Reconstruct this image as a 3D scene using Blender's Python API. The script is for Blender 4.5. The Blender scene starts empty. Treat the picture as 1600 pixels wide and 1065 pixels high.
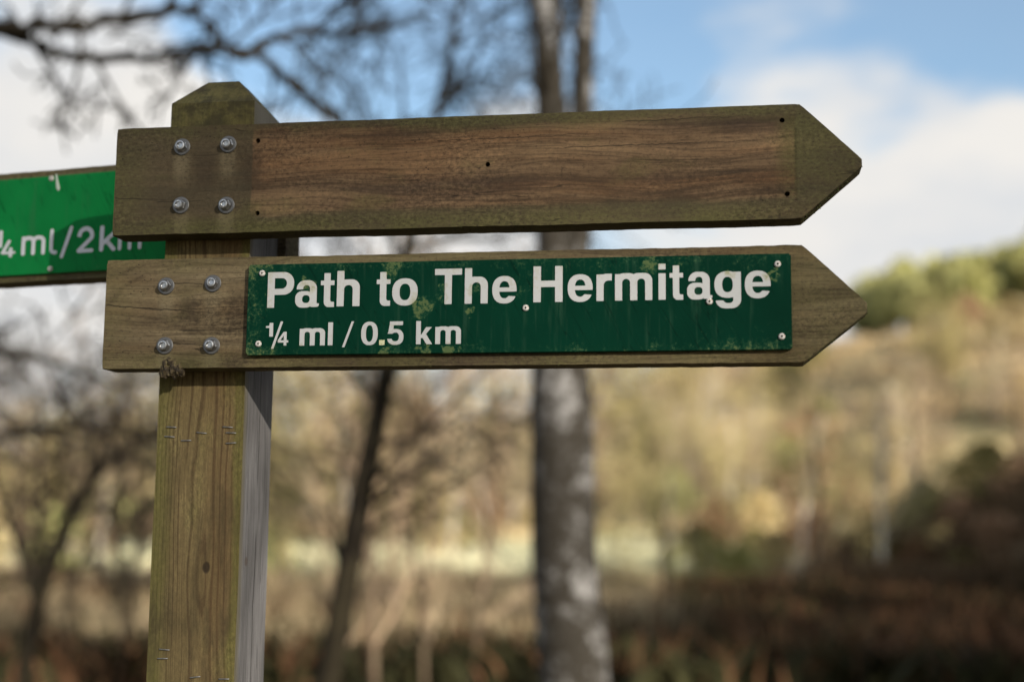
import bpy, bmesh, math, random
import numpy as np
from mathutils import Vector, Matrix, noise as mnoise

scene = bpy.context.scene
C = scene.collection
PI = math.pi

# ------------------------------------------------------------------ camera
CAM = Vector((0.8725, -1.8426, 1.55))
ZO = 1.55 + 0.2127                      # board-frame height offset
YAW, PITCH, ROLL, FPX = 0.1573, 0.1389, 0.0098, 2222.0
fwd = Vector((-math.sin(YAW)*math.cos(PITCH), math.cos(YAW)*math.cos(PITCH), math.sin(PITCH)))
rgt = Vector((math.cos(YAW), math.sin(YAW), 0)); upv = rgt.cross(fwd)
cr, sr = math.cos(ROLL), math.sin(ROLL)
rgt, upv = cr*rgt + sr*upv, -sr*rgt + cr*upv
cam_d = bpy.data.cameras.new('camera'); cam = bpy.data.objects.new('camera', cam_d); C.objects.link(cam)
cam.matrix_world = Matrix(((rgt.x, upv.x, -fwd.x, CAM.x), (rgt.y, upv.y, -fwd.y, CAM.y), (rgt.z, upv.z, -fwd.z, CAM.z), (0, 0, 0, 1)))
cam_d.lens = 50.0; cam_d.sensor_width = 36.0; cam_d.clip_end = 6000; cam_d.clip_start = 0.05
cam_d.dof.use_dof = True; cam_d.dof.focus_distance = 1.885; cam_d.dof.aperture_fstop = 1.8
scene.camera = cam

# ------------------------------------------------------------------ world, sun, exposure
SUN = Vector((0.93, -1.0, 0.45)).normalized()
SEL, SAZ = math.asin(SUN.z), math.atan2(SUN.x, SUN.y)
world = bpy.data.worlds.new('World'); scene.world = world; world.use_nodes = True
SKY_STR = 0.10
scene.view_settings.view_transform = 'Standard'; scene.view_settings.look = 'None'
scene.view_settings.exposure = 0.45; scene.view_settings.gamma = 1.0; scene.view_settings.use_curve_mapping = False
sun_d = bpy.data.lights.new('sun', 'SUN'); sun_d.energy = 5.0; sun_d.angle = math.radians(0.53); sun_d.color = (1.0, 0.93, 0.82)
sun = bpy.data.objects.new('sun', sun_d); C.objects.link(sun); sun.location = (20, -20, 30)
sun.rotation_euler = (-SUN).to_track_quat('-Z', 'Y').to_euler()

def view_ray(px, py):                    # direction of the line of sight through a picture point
    return fwd + rgt*((px-800)/FPX) + upv*((532.5-py)/FPX)

# ------------------------------------------------------------------ node helpers
class NT:
    def __init__(s, nt): s.nt = nt
    def n(s, typ, **kw):
        nd = s.nt.nodes.new(typ)
        for k, v in kw.items():
            if k.startswith('_'): setattr(nd, k[1:], v)
            else: s.put(nd.inputs[k.replace('__', ' ')], v)
        return nd
    def put(s, inp, v):
        if isinstance(v, bpy.types.NodeSocket): s.nt.links.new(v, inp)
        elif v is not None:
            if hasattr(inp.default_value, '__len__') and not hasattr(v, '__len__'): v = (v, v, v)
            if hasattr(inp.default_value, '__len__') and len(inp.default_value) == 4 and len(v) == 3: v = tuple(v) + (1,)
            inp.default_value = v
    def m(s, op, a, b=None, c=None, clamp=False):
        nd = s.nt.nodes.new('ShaderNodeMath'); nd.operation = op; nd.use_clamp = clamp
        for i, v in enumerate((a, b, c)):
            if v is not None: s.put(nd.inputs[i], v)
        return nd.outputs[0]
    def add(s, a, b): return s.m('ADD', a, b)
    def sub(s, a, b): return s.m('SUBTRACT', a, b)
    def mul(s, a, b): return s.m('MULTIPLY', a, b)
    def clamp01(s, a): return s.m('ADD', a, 0.0, clamp=True)
    def step(s, v, lo, hi):             # smoothstep lo..hi (lo may exceed hi)
        if lo > hi: return s.sub(1.0, s.step(v, hi, lo))
        nd = s.n('ShaderNodeMapRange', _interpolation_type='SMOOTHSTEP')
        s.put(nd.inputs['Value'], v); nd.inputs['From Min'].default_value = lo; nd.inputs['From Max'].default_value = hi
        return nd.outputs['Result']
    def box(s, v, a, b, e): return s.mul(s.step(v, a-e, a+e), s.step(v, b+e, b-e))
    def mix(s, f, a, b, mode='MIX'):
        nd = s.n('ShaderNodeMix', _data_type='RGBA', _blend_type=mode)
        s.put(nd.inputs[0], f); s.put(nd.inputs[6], a); s.put(nd.inputs[7], b)
        return nd.outputs[2]
    def vec(s, x, y, z):
        nd = s.nt.nodes.new('ShaderNodeCombineXYZ')
        for i, v in enumerate((x, y, z)): s.put(nd.inputs[i], v)
        return nd.outputs[0]
    def noise(s, v, scale=1.0, detail=3.0, rough=0.55, dist=0.0):
        nd = s.n('ShaderNodeTexNoise', Scale=scale, Detail=detail, Roughness=rough, Distortion=dist)
        if v is not None: s.put(nd.inputs['Vector'], v)
        return nd.outputs['Fac']
    def vscale(s, v, sc, off=(0, 0, 0)):
        nd = s.n('ShaderNodeMapping'); s.put(nd.inputs['Vector'], v)
        nd.inputs['Scale'].default_value = sc; nd.inputs['Location'].default_value = off
        return nd.outputs[0]
    def ramp(s, f, stops):
        nd = s.n('ShaderNodeValToRGB'); s.put(nd.inputs[0], f); e = nd.color_ramp.elements
        while len(e) < len(stops): e.new(0.5)
        for i, (p, c) in enumerate(stops): e[i].position = p; e[i].color = tuple(c) + (1,)
        return nd.outputs[0]
    def coords(s, obj=None):
        tc = s.n('ShaderNodeTexCoord')
        if obj: tc.object = obj
        o = tc.outputs['Object']; sp = s.n('ShaderNodeSeparateXYZ', Vector=o)
        return o, sp.outputs[0], sp.outputs[1], sp.outputs[2]

def new_mat(name):
    m = bpy.data.materials.new(name); m.use_nodes = True
    b = m.node_tree.nodes['Principled BSDF']; b.inputs['Roughness'].default_value = 0.8; b.inputs['Specular IOR Level'].default_value = 0.3
    return m, NT(m.node_tree), b
def bump(t, b, h, strength=0.4, dist=0.001):
    bn = t.n('ShaderNodeBump', Strength=strength, Distance=dist, Height=h)
    t.nt.links.new(bn.outputs[0], b.inputs['Normal'])

# ------------------------------------------------------------------ sky with broken cloud
def build_sky():
    t = NT(world.node_tree); bg = world.node_tree.nodes['Background']
    sky = t.n('ShaderNodeTexSky', _sky_type='NISHITA', _sun_disc=False, _sun_elevation=SEL, _sun_rotation=SAZ, _air_density=1.0, _dust_density=0.6, _ozone_density=1.5)
    tc = t.n('ShaderNodeTexCoord'); sp = t.n('ShaderNodeSeparateXYZ', Vector=tc.outputs['Generated'])
    x, y, z = sp.outputs
    den = t.m('ADD', t.m('MAXIMUM', z, 0.0), 0.22)
    v = t.vec(t.m('DIVIDE', x, den), t.m('DIVIDE', y, den), t.mul(z, 2.2))
    big = t.noise(t.vscale(v, (1, 1, 1), CLOUD_OFF), 1.5, 5.0, 0.56, 0.25)
    fine = t.noise(t.vscale(v, (1, 1, 1), (3.1, 7.7, 0)), 7.0, 4.0, 0.6)
    cov = t.add(big, t.mul(t.sub(fine, 0.5), 0.26))
    cov = t.add(cov, t.mul(t.step(z, 0.36, 0.12), 0.13))
    for (px, py, rad, amt) in CLOUDS:                  # cloud banks and clearings where they stand in the sky
        d = view_ray(px, py).normalized()
        dt = t.n('ShaderNodeVectorMath', _operation='DOT_PRODUCT'); t.put(dt.inputs[0], tc.outputs['Generated']); dt.inputs[1].default_value = d
        cov = t.add(cov, t.mul(t.step(dt.outputs['Value'], math.cos(math.radians(rad)), 1.0), amt))
    mask = t.step(cov, 0.43, 0.63)
    shade = t.noise(t.vscale(v, (1, 1, 1), (9.3, 1.2, 4)), 2.6, 4.0, 0.55)
    ccol = t.ramp(shade, [(0.3, (5.2, 5.4, 5.65)), (0.58, (6.5, 6.3, 6.0))])
    blue = t.mix(1.0, sky.outputs[0], (1.12, 1.30, 1.34), 'MULTIPLY')
    col = t.mix(t.add(0.12, t.mul(mask, 0.88)), blue, ccol)
    t.put(bg.inputs[0], col); bg.inputs[1].default_value = SKY_STR
CLOUD_OFF = (0.0, 0.0, 0.0)
CLOUDS = [(1540, 265, 4.2, 0.20), (1400, 460, 6.5, 0.17), (1250, 230, 4, 0.05), (1450, 60, 4, -0.05), (110, 190, 7, 0.18), (640, 520, 9, 0.10), (430, 30, 4.8, -0.27), (620, 100, 4.5, -0.16), (780, 60, 3.0, -0.10), (1000, 110, 3.5, -0.09), (1600, 0, 5, -0.08)]
build_sky()

# ------------------------------------------------------------------ object helpers
def obj(name, me, mat=None, parent=None, loc=None):
    o = bpy.data.objects.new(name, me); C.objects.link(o)
    if mat is not None and me is not None and not me.materials:
        me.materials.append(mat)
    if parent: o.parent = parent
    if loc is not None: o.location = loc
    return o
def empty(name, loc=(0, 0, 0)):
    o = bpy.data.objects.new(name, None); C.objects.link(o); o.location = loc; o.empty_display_size = 0.1
    return o
def tag(o, label=None, cat=None, group=None, kind=None):
    for k, v in (('label', label), ('category', cat), ('group', group), ('kind', kind)):
        if v: o[k] = v
    return o
def bm_mesh(bm, name, smooth=False):
    me = bpy.data.meshes.new(name); bmesh.ops.recalc_face_normals(bm, faces=bm.faces[:]); bm.to_mesh(me); bm.free()
    if smooth: me.polygons.foreach_set('use_smooth', [True]*len(me.polygons))
    return me
def py_mesh(name, v, f, smooth=False):
    me = bpy.data.meshes.new(name); me.from_pydata(v, [], f); me.update()
    if smooth: me.polygons.foreach_set('use_smooth', [True]*len(me.polygons))
    return me
def hit(px, py, p0, nrm):                # where that line meets a real plane
    d = view_ray(px, py); k = (Vector(p0)-CAM).dot(nrm)/d.dot(nrm)
    return CAM + d*k
# ground frame: u = metres ahead of the camera, w = metres to its right
UX = Vector((-math.sin(YAW), math.cos(YAW))); WX = Vector((math.cos(YAW), math.sin(YAW)))
def uw(u, w): return (CAM.x + UX.x*u + WX.x*w, CAM.y + UX.y*u + WX.y*w)
def to_uw(x, y):
    dx, dy = x-CAM.x, y-CAM.y
    return dx*UX.x+dy*UX.y, dx*WX.x+dy*WX.y

# ------------------------------------------------------------------ terrain
def sst(a, b, x):
    t = min(1, max(0, (x-a)/(b-a))); return t*t*(3-2*t)
def height(u, w):
    ridge = np.interp(w, [-400, -120, -47, 9, 29, 47, 80, 150, 400], [12, 8, 6.5, 12, 17.5, 22, 29, 38, 46])
    start = np.interp(w, [-80, 0, 20, 45, 90], [92, 90, 70, 48, 34])
    h = ridge*sst(start, max(135, start+55), u)*(1+0.25*sst(140, 500, u))
    h += 3.0*sst(11.6, 17.5, w)*sst(20, 42, u)*(1-sst(50, 75, u)) + 1.6*sst(42, 92, u)          # bank on the right
    h += 0.5*mnoise.noise(Vector((u*0.06, w*0.06, 0)))*sst(10, 40, u) + 0.12*mnoise.noise(Vector((u*0.4, w*0.4, 3)))*sst(4, 10, u)
    h += 1.2*mnoise.noise(Vector((u*0.02, w*0.02, 7)))*sst(90, 140, u)
    return float(h)
def build_ground():
    us = list(np.concatenate([-np.geomspace(3000, 12, 22), np.arange(-8, 60, 1.6), np.arange(60, 200, 4), np.geomspace(205, 4200, 20)]))
    ws = list(np.concatenate([-np.geomspace(3000, 62, 18), np.arange(-58, 90, 2.6), np.geomspace(95, 3000, 18)]))
    v = []; f = []; nw = len(ws)
    for u in us:
        for w in ws:
            x, y = uw(u, w); v.append((x, y, height(u, w) if u > 0 else 0.0))
    for i in range(len(us)-1):
        for j in range(nw-1):
            a = i*nw+j; f.append((a, a+1, a+1+nw, a+nw))
    me = py_mesh('ground', v, f, True)
    m, t, b = new_mat('ground_heath')
    o_, x, y, z = t.coords()
    u = t.add(t.mul(t.sub(x, CAM.x), UX.x), t.mul(t.sub(y, CAM.y), UX.y))
    n1 = t.noise(o_, 0.09, 4.0); n2 = t.noise(o_, 0.6, 4.0); n3 = t.noise(o_, 6.0, 4.0)
    heath = t.ramp(t.add(t.mul(n1, 0.6), t.mul(n2, 0.4)), [(0.33, (0.13, 0.08, 0.045)), (0.45, (0.36, 0.25, 0.14)), (0.56, (0.24, 0.21, 0.085)), (0.68, (0.50, 0.40, 0.22))])
    grass = t.ramp(n2, [(0.35, (0.42, 0.43, 0.20)), (0.65, (0.56, 0.54, 0.33))])
    litter = t.ramp(n2, [(0.35, (0.04, 0.028, 0.016)), (0.6, (0.11, 0.07, 0.035)), (0.75, (0.06, 0.07, 0.025))])
    field = t.box(t.add(u, t.mul(t.sub(n1, 0.5), 8)), 41, 90, 2)
    near = t.step(t.add(u, t.mul(t.sub(n1, 0.5), 8)), 43, 39)
    wv = t.add(t.mul(t.sub(x, CAM.x), WX.x), t.mul(t.sub(y, CAM.y), WX.y))
    field = t.mul(field, t.step(t.add(wv, t.mul(t.sub(n1, 0.5), 6)), 9.5, 6.5))
    col = t.mix(near, t.mix(field, heath, grass), litter)
    col = t.mix(0.25, col, t.ramp(n3, [(0.3, (0.10, 0.08, 0.04)), (0.7, (0.5, 0.44, 0.28))]))
    t.put(b.inputs['Base Color'], col); b.inputs['Roughness'].default_value = 0.95
    bump(t, b, n3, 0.6, 0.1)
    tag(obj('ground', me, m), 'tan heath and pale grass rising to a hill behind the signpost', 'ground', kind='structure')
build_ground()

# ------------------------------------------------------------------ wood materials
ALGAE = (0.062, 0.062, 0.016)
def wood_board(name, L, H, ghost, tones, rings=None, bolts=(), seed=0.0, algae_amt=1.0, splits=()):
    """grain along local x, height along local z, origin at the lower left corner of the front face"""
    m, t, b = new_mat(name)
    o_, x, y, z = t.coords()
    q = t.vec(t.add(x, seed), t.mul(y, 1.0), z)
    warp = t.mul(t.sub(t.noise(t.vscale(q, (2.2, 6, 7)), 1.0, 2.0), 0.5), 0.05)
    zz = t.add(z, warp)
    g = t.vec(t.add(x, seed), t.mul(y, 1.0), zz)
    broad = t.noise(t.vscale(g, (1.7, 20, 26)), 1.0, 3.0, 0.6)
    mid = t.noise(t.vscale(g, (5, 60, 120)), 1.0, 4.0, 0.65)
    fine = t.noise(t.vscale(g, (40, 300, 520)), 1.0, 3.0, 0.6)
    speck = t.noise(t.vscale(o_, (0.6, 1, 1)), 300, 4.0, 0.75)
    blot = t.noise(t.vscale(q, (7, 30, 11)), 1.0, 4.0, 0.6)
    f = t.add(t.add(t.mul(broad, 0.5), t.mul(mid, 0.34)), t.mul(fine, 0.16))
    f = t.add(f, t.mul(t.sub(blot, 0.5), 0.34))
    f = t.add(0.5, t.mul(t.sub(f, 0.5), 1.35))
    col = t.ramp(f, tones)
    warm = t.step(t.noise(t.vscale(g, (1.6, 10, 22), (4, 1, 6)), 1.0, 3.0), 0.46, 0.66)
    col = t.mix(t.mul(warm, 0.40), col, tuple(c*k for c, k in zip(tones[-2][1], (1.12, 0.88, 0.72))))
    stain = t.mul(t.step(t.noise(t.vscale(g, (1.3, 12, 17), (8, 2, 1)), 1.0, 4.0, 0.6), 0.50, 0.66), 0.62)
    col = t.mix(stain, col, (0.030, 0.020, 0.014))
    vein = t.noise(t.vscale(g, (2.6, 30, 75), (1, 5, 2)), 1.0, 3.0)
    col = t.mix(t.mul(t.step(t.m('ABSOLUTE', t.sub(vein, 0.5)), 0.035, 0.0), 0.45), col, (0.028, 0.018, 0.010))
    if rings:                            # flat-sawn arches near the post end
        rx, rz, k = rings
        ex = t.mul(t.sub(x, rx), 0.40); dz = t.sub(z, rz)
        par = t.m('SQRT', t.add(t.mul(ex, ex), t.mul(dz, dz)))
        par = t.add(par, t.mul(t.sub(t.noise(t.vscale(q, (9, 10, 20)), 1.0, 3.0), 0.5), 0.030))
        s = t.m('SINE', t.mul(par, k))
        lines = t.mul(t.step(s, 0.2, 1.0), t.step(t.noise(t.vscale(q, (14, 10, 14)), 1.0, 2.0), 0.40, 0.62))
        lines = t.mul(lines, t.step(x, 0.215, 0.15))
        col = t.mix(t.mul(lines, 0.42), col, (0.045, 0.03, 0.017))
    # weathering: bare patch a plate once covered
    if ghost:
        x0, x1, z0, z1 = ghost
        edge = t.mul(t.sub(blot, 0.5), 0.006)
        gm = t.mul(t.box(t.add(x, edge), x0, x1, 0.0016), t.box(t.add(z, t.mul(edge, 3)), z0, z1, 0.006))
        dull = t.mix(0.78, col, t.mix(blot, (0.030, 0.025, 0.013), (0.075, 0.060, 0.034)))
        col = t.mix(gm, dull, col)
        ln = t.mul(t.box(x, x1-0.002, x1+0.001, 0.002), t.box(z, 0.03, 0.12, 0.01))
        col = t.mix(t.mul(ln, 0.7), col, (0.018, 0.013, 0.008))
        out = t.sub(1.0, gm)
    else:
        out = 0.5
    # dark runs between the bolts, paler wood washed clean below each bolt
    for (bx, bz, ln, amt) in bolts:
        d = t.m('ABSOLUTE', t.sub(t.add(x, t.mul(t.sub(blot, 0.5), 0.008)), bx))
        s = t.mul(t.step(d, 0.016, 0.004), t.mul(t.step(z, bz+0.004, bz-0.014), t.step(z, bz-ln, bz-ln*0.45)))
        col = t.mix(t.mul(t.mul(s, amt), t.step(t.add(t.mul(blot, 0.6), t.mul(speck, 0.4)), 0.34, 0.6)), col, (0.16, 0.128, 0.074))
        d2 = t.m('ABSOLUTE', t.sub(t.add(x, t.mul(t.sub(blot, 0.5), 0.012)), bx+0.034))
        s2 = t.mul(t.step(d2, 0.020, 0.006), t.box(z, bz-ln*0.95, bz-0.012, 0.014))
        col = t.mix(t.mul(s2, amt*0.75), col, (0.035, 0.024, 0.014))
    # green algae along edges
    edge_z = t.m('MAXIMUM', t.step(t.add(z, t.mul(t.sub(blot, 0.5), 0.03)), 0.034, 0.008), t.mul(t.step(t.add(z, t.mul(t.sub(blot, 0.5), 0.03)), H-0.028, H-0.006), 0.8))
    edge_x = t.m('MAXIMUM', t.step(x, 0.07, 0.0), t.step(x, L-0.115, L-0.09))
    al = t.m('MAXIMUM', edge_z, t.mul(edge_x, 0.8))
    al = t.m('MAXIMUM', al, t.mul(t.step(t.noise(t.vscale(q, (9, 20, 16)), 1.0, 3.0), 0.54, 0.68), 0.55))
    al = t.mul(al, t.step(t.add(t.mul(blot, 0.6), t.mul(speck, 0.4)), 0.36, 0.58))
    col = t.mix(t.mul(al, 0.62*algae_amt), col, t.mix(speck, (0.03, 0.032, 0.008), (0.11, 0.105, 0.03)))
    # long drying cracks, pits
    cr_ = t.noise(t.vscale(g, (1.3, 10, 34)), 1.0, 2.0)
    crack = t.mul(t.step(t.m('ABSOLUTE', t.sub(cr_, 0.5)), 0.0035, 0.0008), t.step(t.noise(t.vscale(q, (3, 4, 9)), 1.0, 2.0), 0.53, 0.62))
    vor = t.n('ShaderNodeTexVoronoi', Scale=150.0); t.put(vor.inputs['Vector'], t.vscale(q, (0.6, 1, 1)))
    pit = t.mul(t.step(vor.outputs['Distance'], 0.16, 0.06), t.step(t.noise(t.vscale(q, (5, 9, 14), (2, 0, 1)), 1.0, 2.0), 0.5, 0.62))
    dark = t.m('MAXIMUM', t.mul(crack, 0.7), t.mul(pit, 0.75))
    for (sx0, sx1, sz, sl, sw) in splits:            # open checks running in from the end grain and past the bolts
        d = t.m('ABSOLUTE', t.sub(t.add(z, t.mul(t.sub(t.noise(t.vscale(q, (45, 1, 20)), 1.0, 3.0), 0.5), 0.007)), t.add(sz, t.mul(x, sl))))
        wd = t.mul(t.step(x, sx1, sx1-(sx1-sx0)*0.7), sw)
        dark = t.m('MAXIMUM', dark, t.mul(t.mul(t.m('LESS_THAN', d, wd), t.step(x, sx0-0.001, sx0+0.004)), 0.7))
    col = t.mix(dark, col, (0.010, 0.008, 0.005))
    grey = t.mul(t.step(speck, 0.58, 0.75), 0.20)
    col = t.mix(grey, col, (0.22, 0.20, 0.15))
    dk = t.mul(t.step(speck, 0.47, 0.32), 0.6)
    col = t.mix(dk, col, (0.016, 0.012, 0.007))
    grit = t.noise(t.vscale(o_, (0.7, 1, 1), (3, 1, 2)), 190, 5.0, 0.8)
    ga = t.add(0.14, t.mul(t.step(t.noise(t.vscale(q, (5, 9, 12), (6, 3, 3)), 1.0, 3.0), 0.42, 0.68), 0.46))
    gv = t.add(1.0, t.mul(t.mul(t.sub(t.step(grit, 0.30, 0.72), 0.5), 2.0), ga))
    col = t.mix(1.0, col, t.vec(gv, gv, gv), 'MULTIPLY')
    t.put(b.inputs['Base Color'], col)
    t.put(b.inputs['Roughness'], 0.85); b.inputs['Specular IOR Level'].default_value = 0.2
    hgt = t.sub(t.add(t.add(t.mul(mid, 0.6), t.mul(fine, 0.5)), t.mul(speck, 0.7)), t.mul(dark, 1.6))
    bump(t, b, hgt, 0.55, 0.0011)
    return m

def wood_post_front(name):
    m, t, b = new_mat(name)
    o_, x, y, z = t.coords()
    # knot pulls the grain aside
    kx, kz = KNOT
    dx, dz = t.sub(x, kx), t.sub(z, kz)
    r2 = t.add(t.mul(t.mul(dx, dx), 2200.0), t.mul(t.mul(dz, dz), 260.0))
    pull = t.m('DIVIDE', t.mul(t.m('DIVIDE', dx, t.add(t.m('ABSOLUTE', dx), 0.005)), 0.013), t.add(r2, 1.0))
    lean = t.mul(t.mul(t.step(z, -0.9, -0.2), t.sub(x, 0.02)), 0.25)
    wob = t.mul(t.sub(t.noise(t.vscale(o_, (9, 9, 3.2)), 1.0, 2.0), 0.5), 0.030)
    xx = t.add(t.sub(t.add(x, wob), pull), lean)
    freq = t.add(980.0, t.mul(t.step(x, 0.02, 0.09), -400.0))
    s = t.m('SINE', t.mul(xx, freq))
    brk = t.noise(t.vscale(o_, (60, 60, 3)), 1.0, 3.0)
    late = t.mul(t.step(s, 0.25, 0.98), t.step(brk, 0.34, 0.55))
    fine = t.noise(t.vscale(t.vec(xx, y, z), (700, 700, 14)), 1.0, 4.0, 0.6)
    blot = t.noise(t.vscale(o_, (14, 14, 5)), 1.0, 4.0, 0.6)
    speck = t.noise(o_, 600, 3.0, 0.7)
    col = t.ramp(t.add(t.mul(fine, 0.5), t.mul(blot, 0.5)), [(0.34, (0.080, 0.057, 0.024)), (0.52, (0.142, 0.103, 0.045)), (0.68, (0.210, 0.158, 0.074))])
    col = t.mix(t.mul(late, t.add(0.25, t.mul(blot, 0.75))), col, (0.048, 0.027, 0.013))
    col = t.mix(t.mul(t.step(x, 0.05, 0.10), 0.25), col, (0.10, 0.045, 0.018))
    kn = t.step(t.add(t.mul(t.mul(dx, dx), 24000.0), t.mul(t.mul(dz, dz), 11000.0)), 1.0, 0.3)
    col = t.mix(t.mul(kn, 0.85), col, (0.022, 0.014, 0.008))
    eb = t.mul(t.sub(blot, 0.5), 0.04)
    al = t.m('MAXIMUM', t.step(t.add(x, eb), 0.034, 0.004), t.step(t.add(x, eb), 0.106, 0.117))
    al = t.m('MAXIMUM', al, t.mul(t.step(z, 0.2, 0.33), 0.95))
    al = t.m('MAXIMUM', al, t.mul(t.step(blot, 0.50, 0.66), 0.5))
    al = t.m('MAXIMUM', al, t.mul(t.step(z, -0.68, -0.82), 0.8))
    col = t.mix(t.mul(al, t.mul(t.step(speck, 0.28, 0.55), 0.72)), col, t.mix(blot, (0.055, 0.055, 0.010), (0.135, 0.130, 0.035)))
    col = t.mix(t.mul(t.step(z, 0.2, 0.33), t.add(0.25, t.mul(t.step(t.noise(t.vscale(o_, (30, 30, 40)), 1.0, 4.0, 0.7), 0.38, 0.62), 0.6))), col, (0.030, 0.026, 0.012))
    col = t.mix(t.mul(t.step(speck, 0.45, 0.30), 0.30), col, (0.02, 0.014, 0.007))
    grit = t.noise(t.vscale(o_, (1, 1, 0.5), (3, 1, 2)), 240, 5.0, 0.8)
    gv = t.add(1.0, t.mul(t.sub(t.step(grit, 0.30, 0.72), 0.5), t.add(0.35, t.mul(t.step(blot, 0.45, 0.65), 0.5))))
    col = t.mix(1.0, col, t.vec(gv, gv, gv), 'MULTIPLY')
    dirt = t.mul(t.step(t.noise(t.vscale(o_, (26, 26, 7), (2, 0, 5)), 1.0, 4.0, 0.65), 0.48, 0.68), 0.68)
    col = t.mix(dirt, col, (0.046, 0.034, 0.016))
    t.put(b.inputs['Base Color'], col); b.inputs['Roughness'].default_value = 0.82; b.inputs['Specular IOR Level'].default_value = 0.2
    bump(t, b, t.sub(t.add(t.mul(fine, 0.5), t.mul(speck, 0.5)), t.add(t.mul(late, -0.3), kn)), 0.45, 0.001)
    return m
def wood_post_side(name):
    m, t, b = new_mat(name)
    o_, x, y, z = t.coords()
    wob = t.mul(t.sub(t.noise(t.vscale(o_, (9, 9, 4)), 1.0, 2.0), 0.5), 0.02)
    yy = t.add(y, wob)
    fine = t.noise(t.vscale(t.vec(x, yy, z), (300, 420, 9)), 1.0, 5.0, 0.65)
    blot = t.noise(t.vscale(o_, (16, 16, 6)), 1.0, 4.0, 0.6)
    speck = t.noise(o_, 600, 3.0, 0.7)
    col = t.ramp(t.add(t.mul(fine, 0.6), t.mul(blot, 0.4)), [(0.36, (0.070, 0.065, 0.062)), (0.52, (0.165, 0.156, 0.152)), (0.66, (0.265, 0.252, 0.246))])
    cx = t.add(t.sub(yy, 0.066), t.mul(t.sub(t.noise(t.vscale(o_, (0, 0, 14)), 1.0, 3.0), 0.5), 0.006))
    crack = t.mul(t.step(t.m('ABSOLUTE', cx), 0.0016, 0.0006), t.step(t.noise(t.vscale(o_, (0, 0, 5), (0, 0, 2.3)), 1.0, 2.0), 0.36, 0.44))
    c2 = t.mul(t.step(t.m('ABSOLUTE', t.sub(t.noise(t.vscale(t.vec(x, yy, z), (40, 60, 2.2)), 1.0, 2.0), 0.5)), 0.008, 0.002), t.step(blot, 0.5, 0.6))
    dark = t.m('MAXIMUM', crack, t.mul(c2, 0.6))
    col = t.mix(t.mul(dark, 0.92), col, (0.02, 0.016, 0.013))
    ky = t.sub(y, 0.03); kz = t.sub(z, -0.245)
    kn = t.step(t.add(t.mul(t.mul(ky, ky), 16000.0), t.mul(t.mul(kz, kz), 16000.0)), 1.0, 0.25)
    col = t.mix(t.mul(kn, 0.7), col, (0.08, 0.06, 0.045))
    col = t.mix(t.mul(t.step(y, 0.02, 0.002), 0.6), col, (0.14, 0.115, 0.05))
    col = t.mix(t.mul(t.step(speck, 0.45, 0.3), 0.25), col, (0.08, 0.07, 0.06))
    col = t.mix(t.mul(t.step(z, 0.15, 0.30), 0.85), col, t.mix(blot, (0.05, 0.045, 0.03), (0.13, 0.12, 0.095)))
    t.put(b.inputs['Base Color'], col); b.inputs['Roughness'].default_value = 0.85; b.inputs['Specular IOR Level'].default_value = 0.2
    bump(t, b, t.sub(t.add(fine, t.mul(speck, 0.5)), t.mul(dark, 2.0)), 0.5, 0.001)
    return m

# ------------------------------------------------------------------ sign post: sizes measured in the frame of the boards
T = 0.044
PXL, PXR, PD = 0.0907, 0.2132, 0.1183
FRONT = -T                                # y of the board fronts
NY = Vector((0, 1, 0))
def on_front(px, py, y=FRONT): return hit(px, py, (0, y, 0), NY)

post_root = empty('signpost', ((PXL+PXR)/2, PD/2, 0))
tag(post_root, 'weathered wooden fingerpost with two right pointing boards and one green left pointing board', 'signpost')
ROOT = Vector(post_root.location)

def inner_edge_jitter(pts, seed, amp):
    out = []
    for i, p in enumerate(pts):
        n = mnoise.noise(Vector((p[0]*60, p[1]*60, seed))); n2 = mnoise.noise(Vector((p[0]*9, p[1]*9, seed+5)))
        out.append((p[0] + amp*n*0.5, p[1] + amp*n + amp*1.2*n2))
    return out
def board_mesh(name, outline, thick, seed, bev=0.0022, holes=()):
    """outline in local (x, z), front face at y=0, back at y=thick"""
    pts = []
    for i, a in enumerate(outline):
        c = outline[(i+1) % len(outline)]
        L = math.dist(a, c); n = max(1, int(L/0.007))
        for k in range(n): pts.append((a[0]+(c[0]-a[0])*k/n, a[1]+(c[1]-a[1])*k/n))
    pts = inner_edge_jitter(pts, seed, 0.0006)
    bm = bmesh.new()
    f = [bm.verts.new((p[0], 0, p[1])) for p in pts]; bk = [bm.verts.new((p[0], thick, p[1])) for p in pts]
    ff = bm.faces.new(f); bf = bm.faces.new(bk[::-1])
    n = len(pts)
    for i in range(n): bm.faces.new((f[i], bk[i], bk[(i+1) % n], f[(i+1) % n]))
    es = [e for e in bm.edges if (ff in e.link_faces) or (bf in e.link_faces)]
    bmesh.ops.bevel(bm, geom=es, offset=bev, segments=2, affect='EDGES', profile=0.5)
    me = bm_mesh(bm, name)
    if holes:
        cb = bmesh.new()
        for (hx, hz, r) in holes:
            M = Matrix.Translation((hx, 0.0, hz)) @ Matrix.Rotation(PI/2, 4, 'X')
            bmesh.ops.create_cone(cb, cap_ends=True, segments=10, radius1=r, radius2=r*1.15, depth=0.03, matrix=M)
        cme = bm_mesh(cb, 'cut'); oc = bpy.data.objects.new('cut', cme); oo = bpy.data.objects.new('tmp', me)
        C.objects.link(oc); C.objects.link(oo)
        md = oo.modifiers.new('b', 'BOOLEAN'); md.object = oc; md.operation = 'DIFFERENCE'; md.solver = 'EXACT'
        bpy.context.view_layer.update()
        me2 = bpy.data.meshes.new_from_object(oo.evaluated_get(bpy.context.evaluated_depsgraph_get()))
        me2.name = name
        bpy.data.objects.remove(oo); bpy.data.objects.remove(oc); me = me2
    return me

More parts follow.
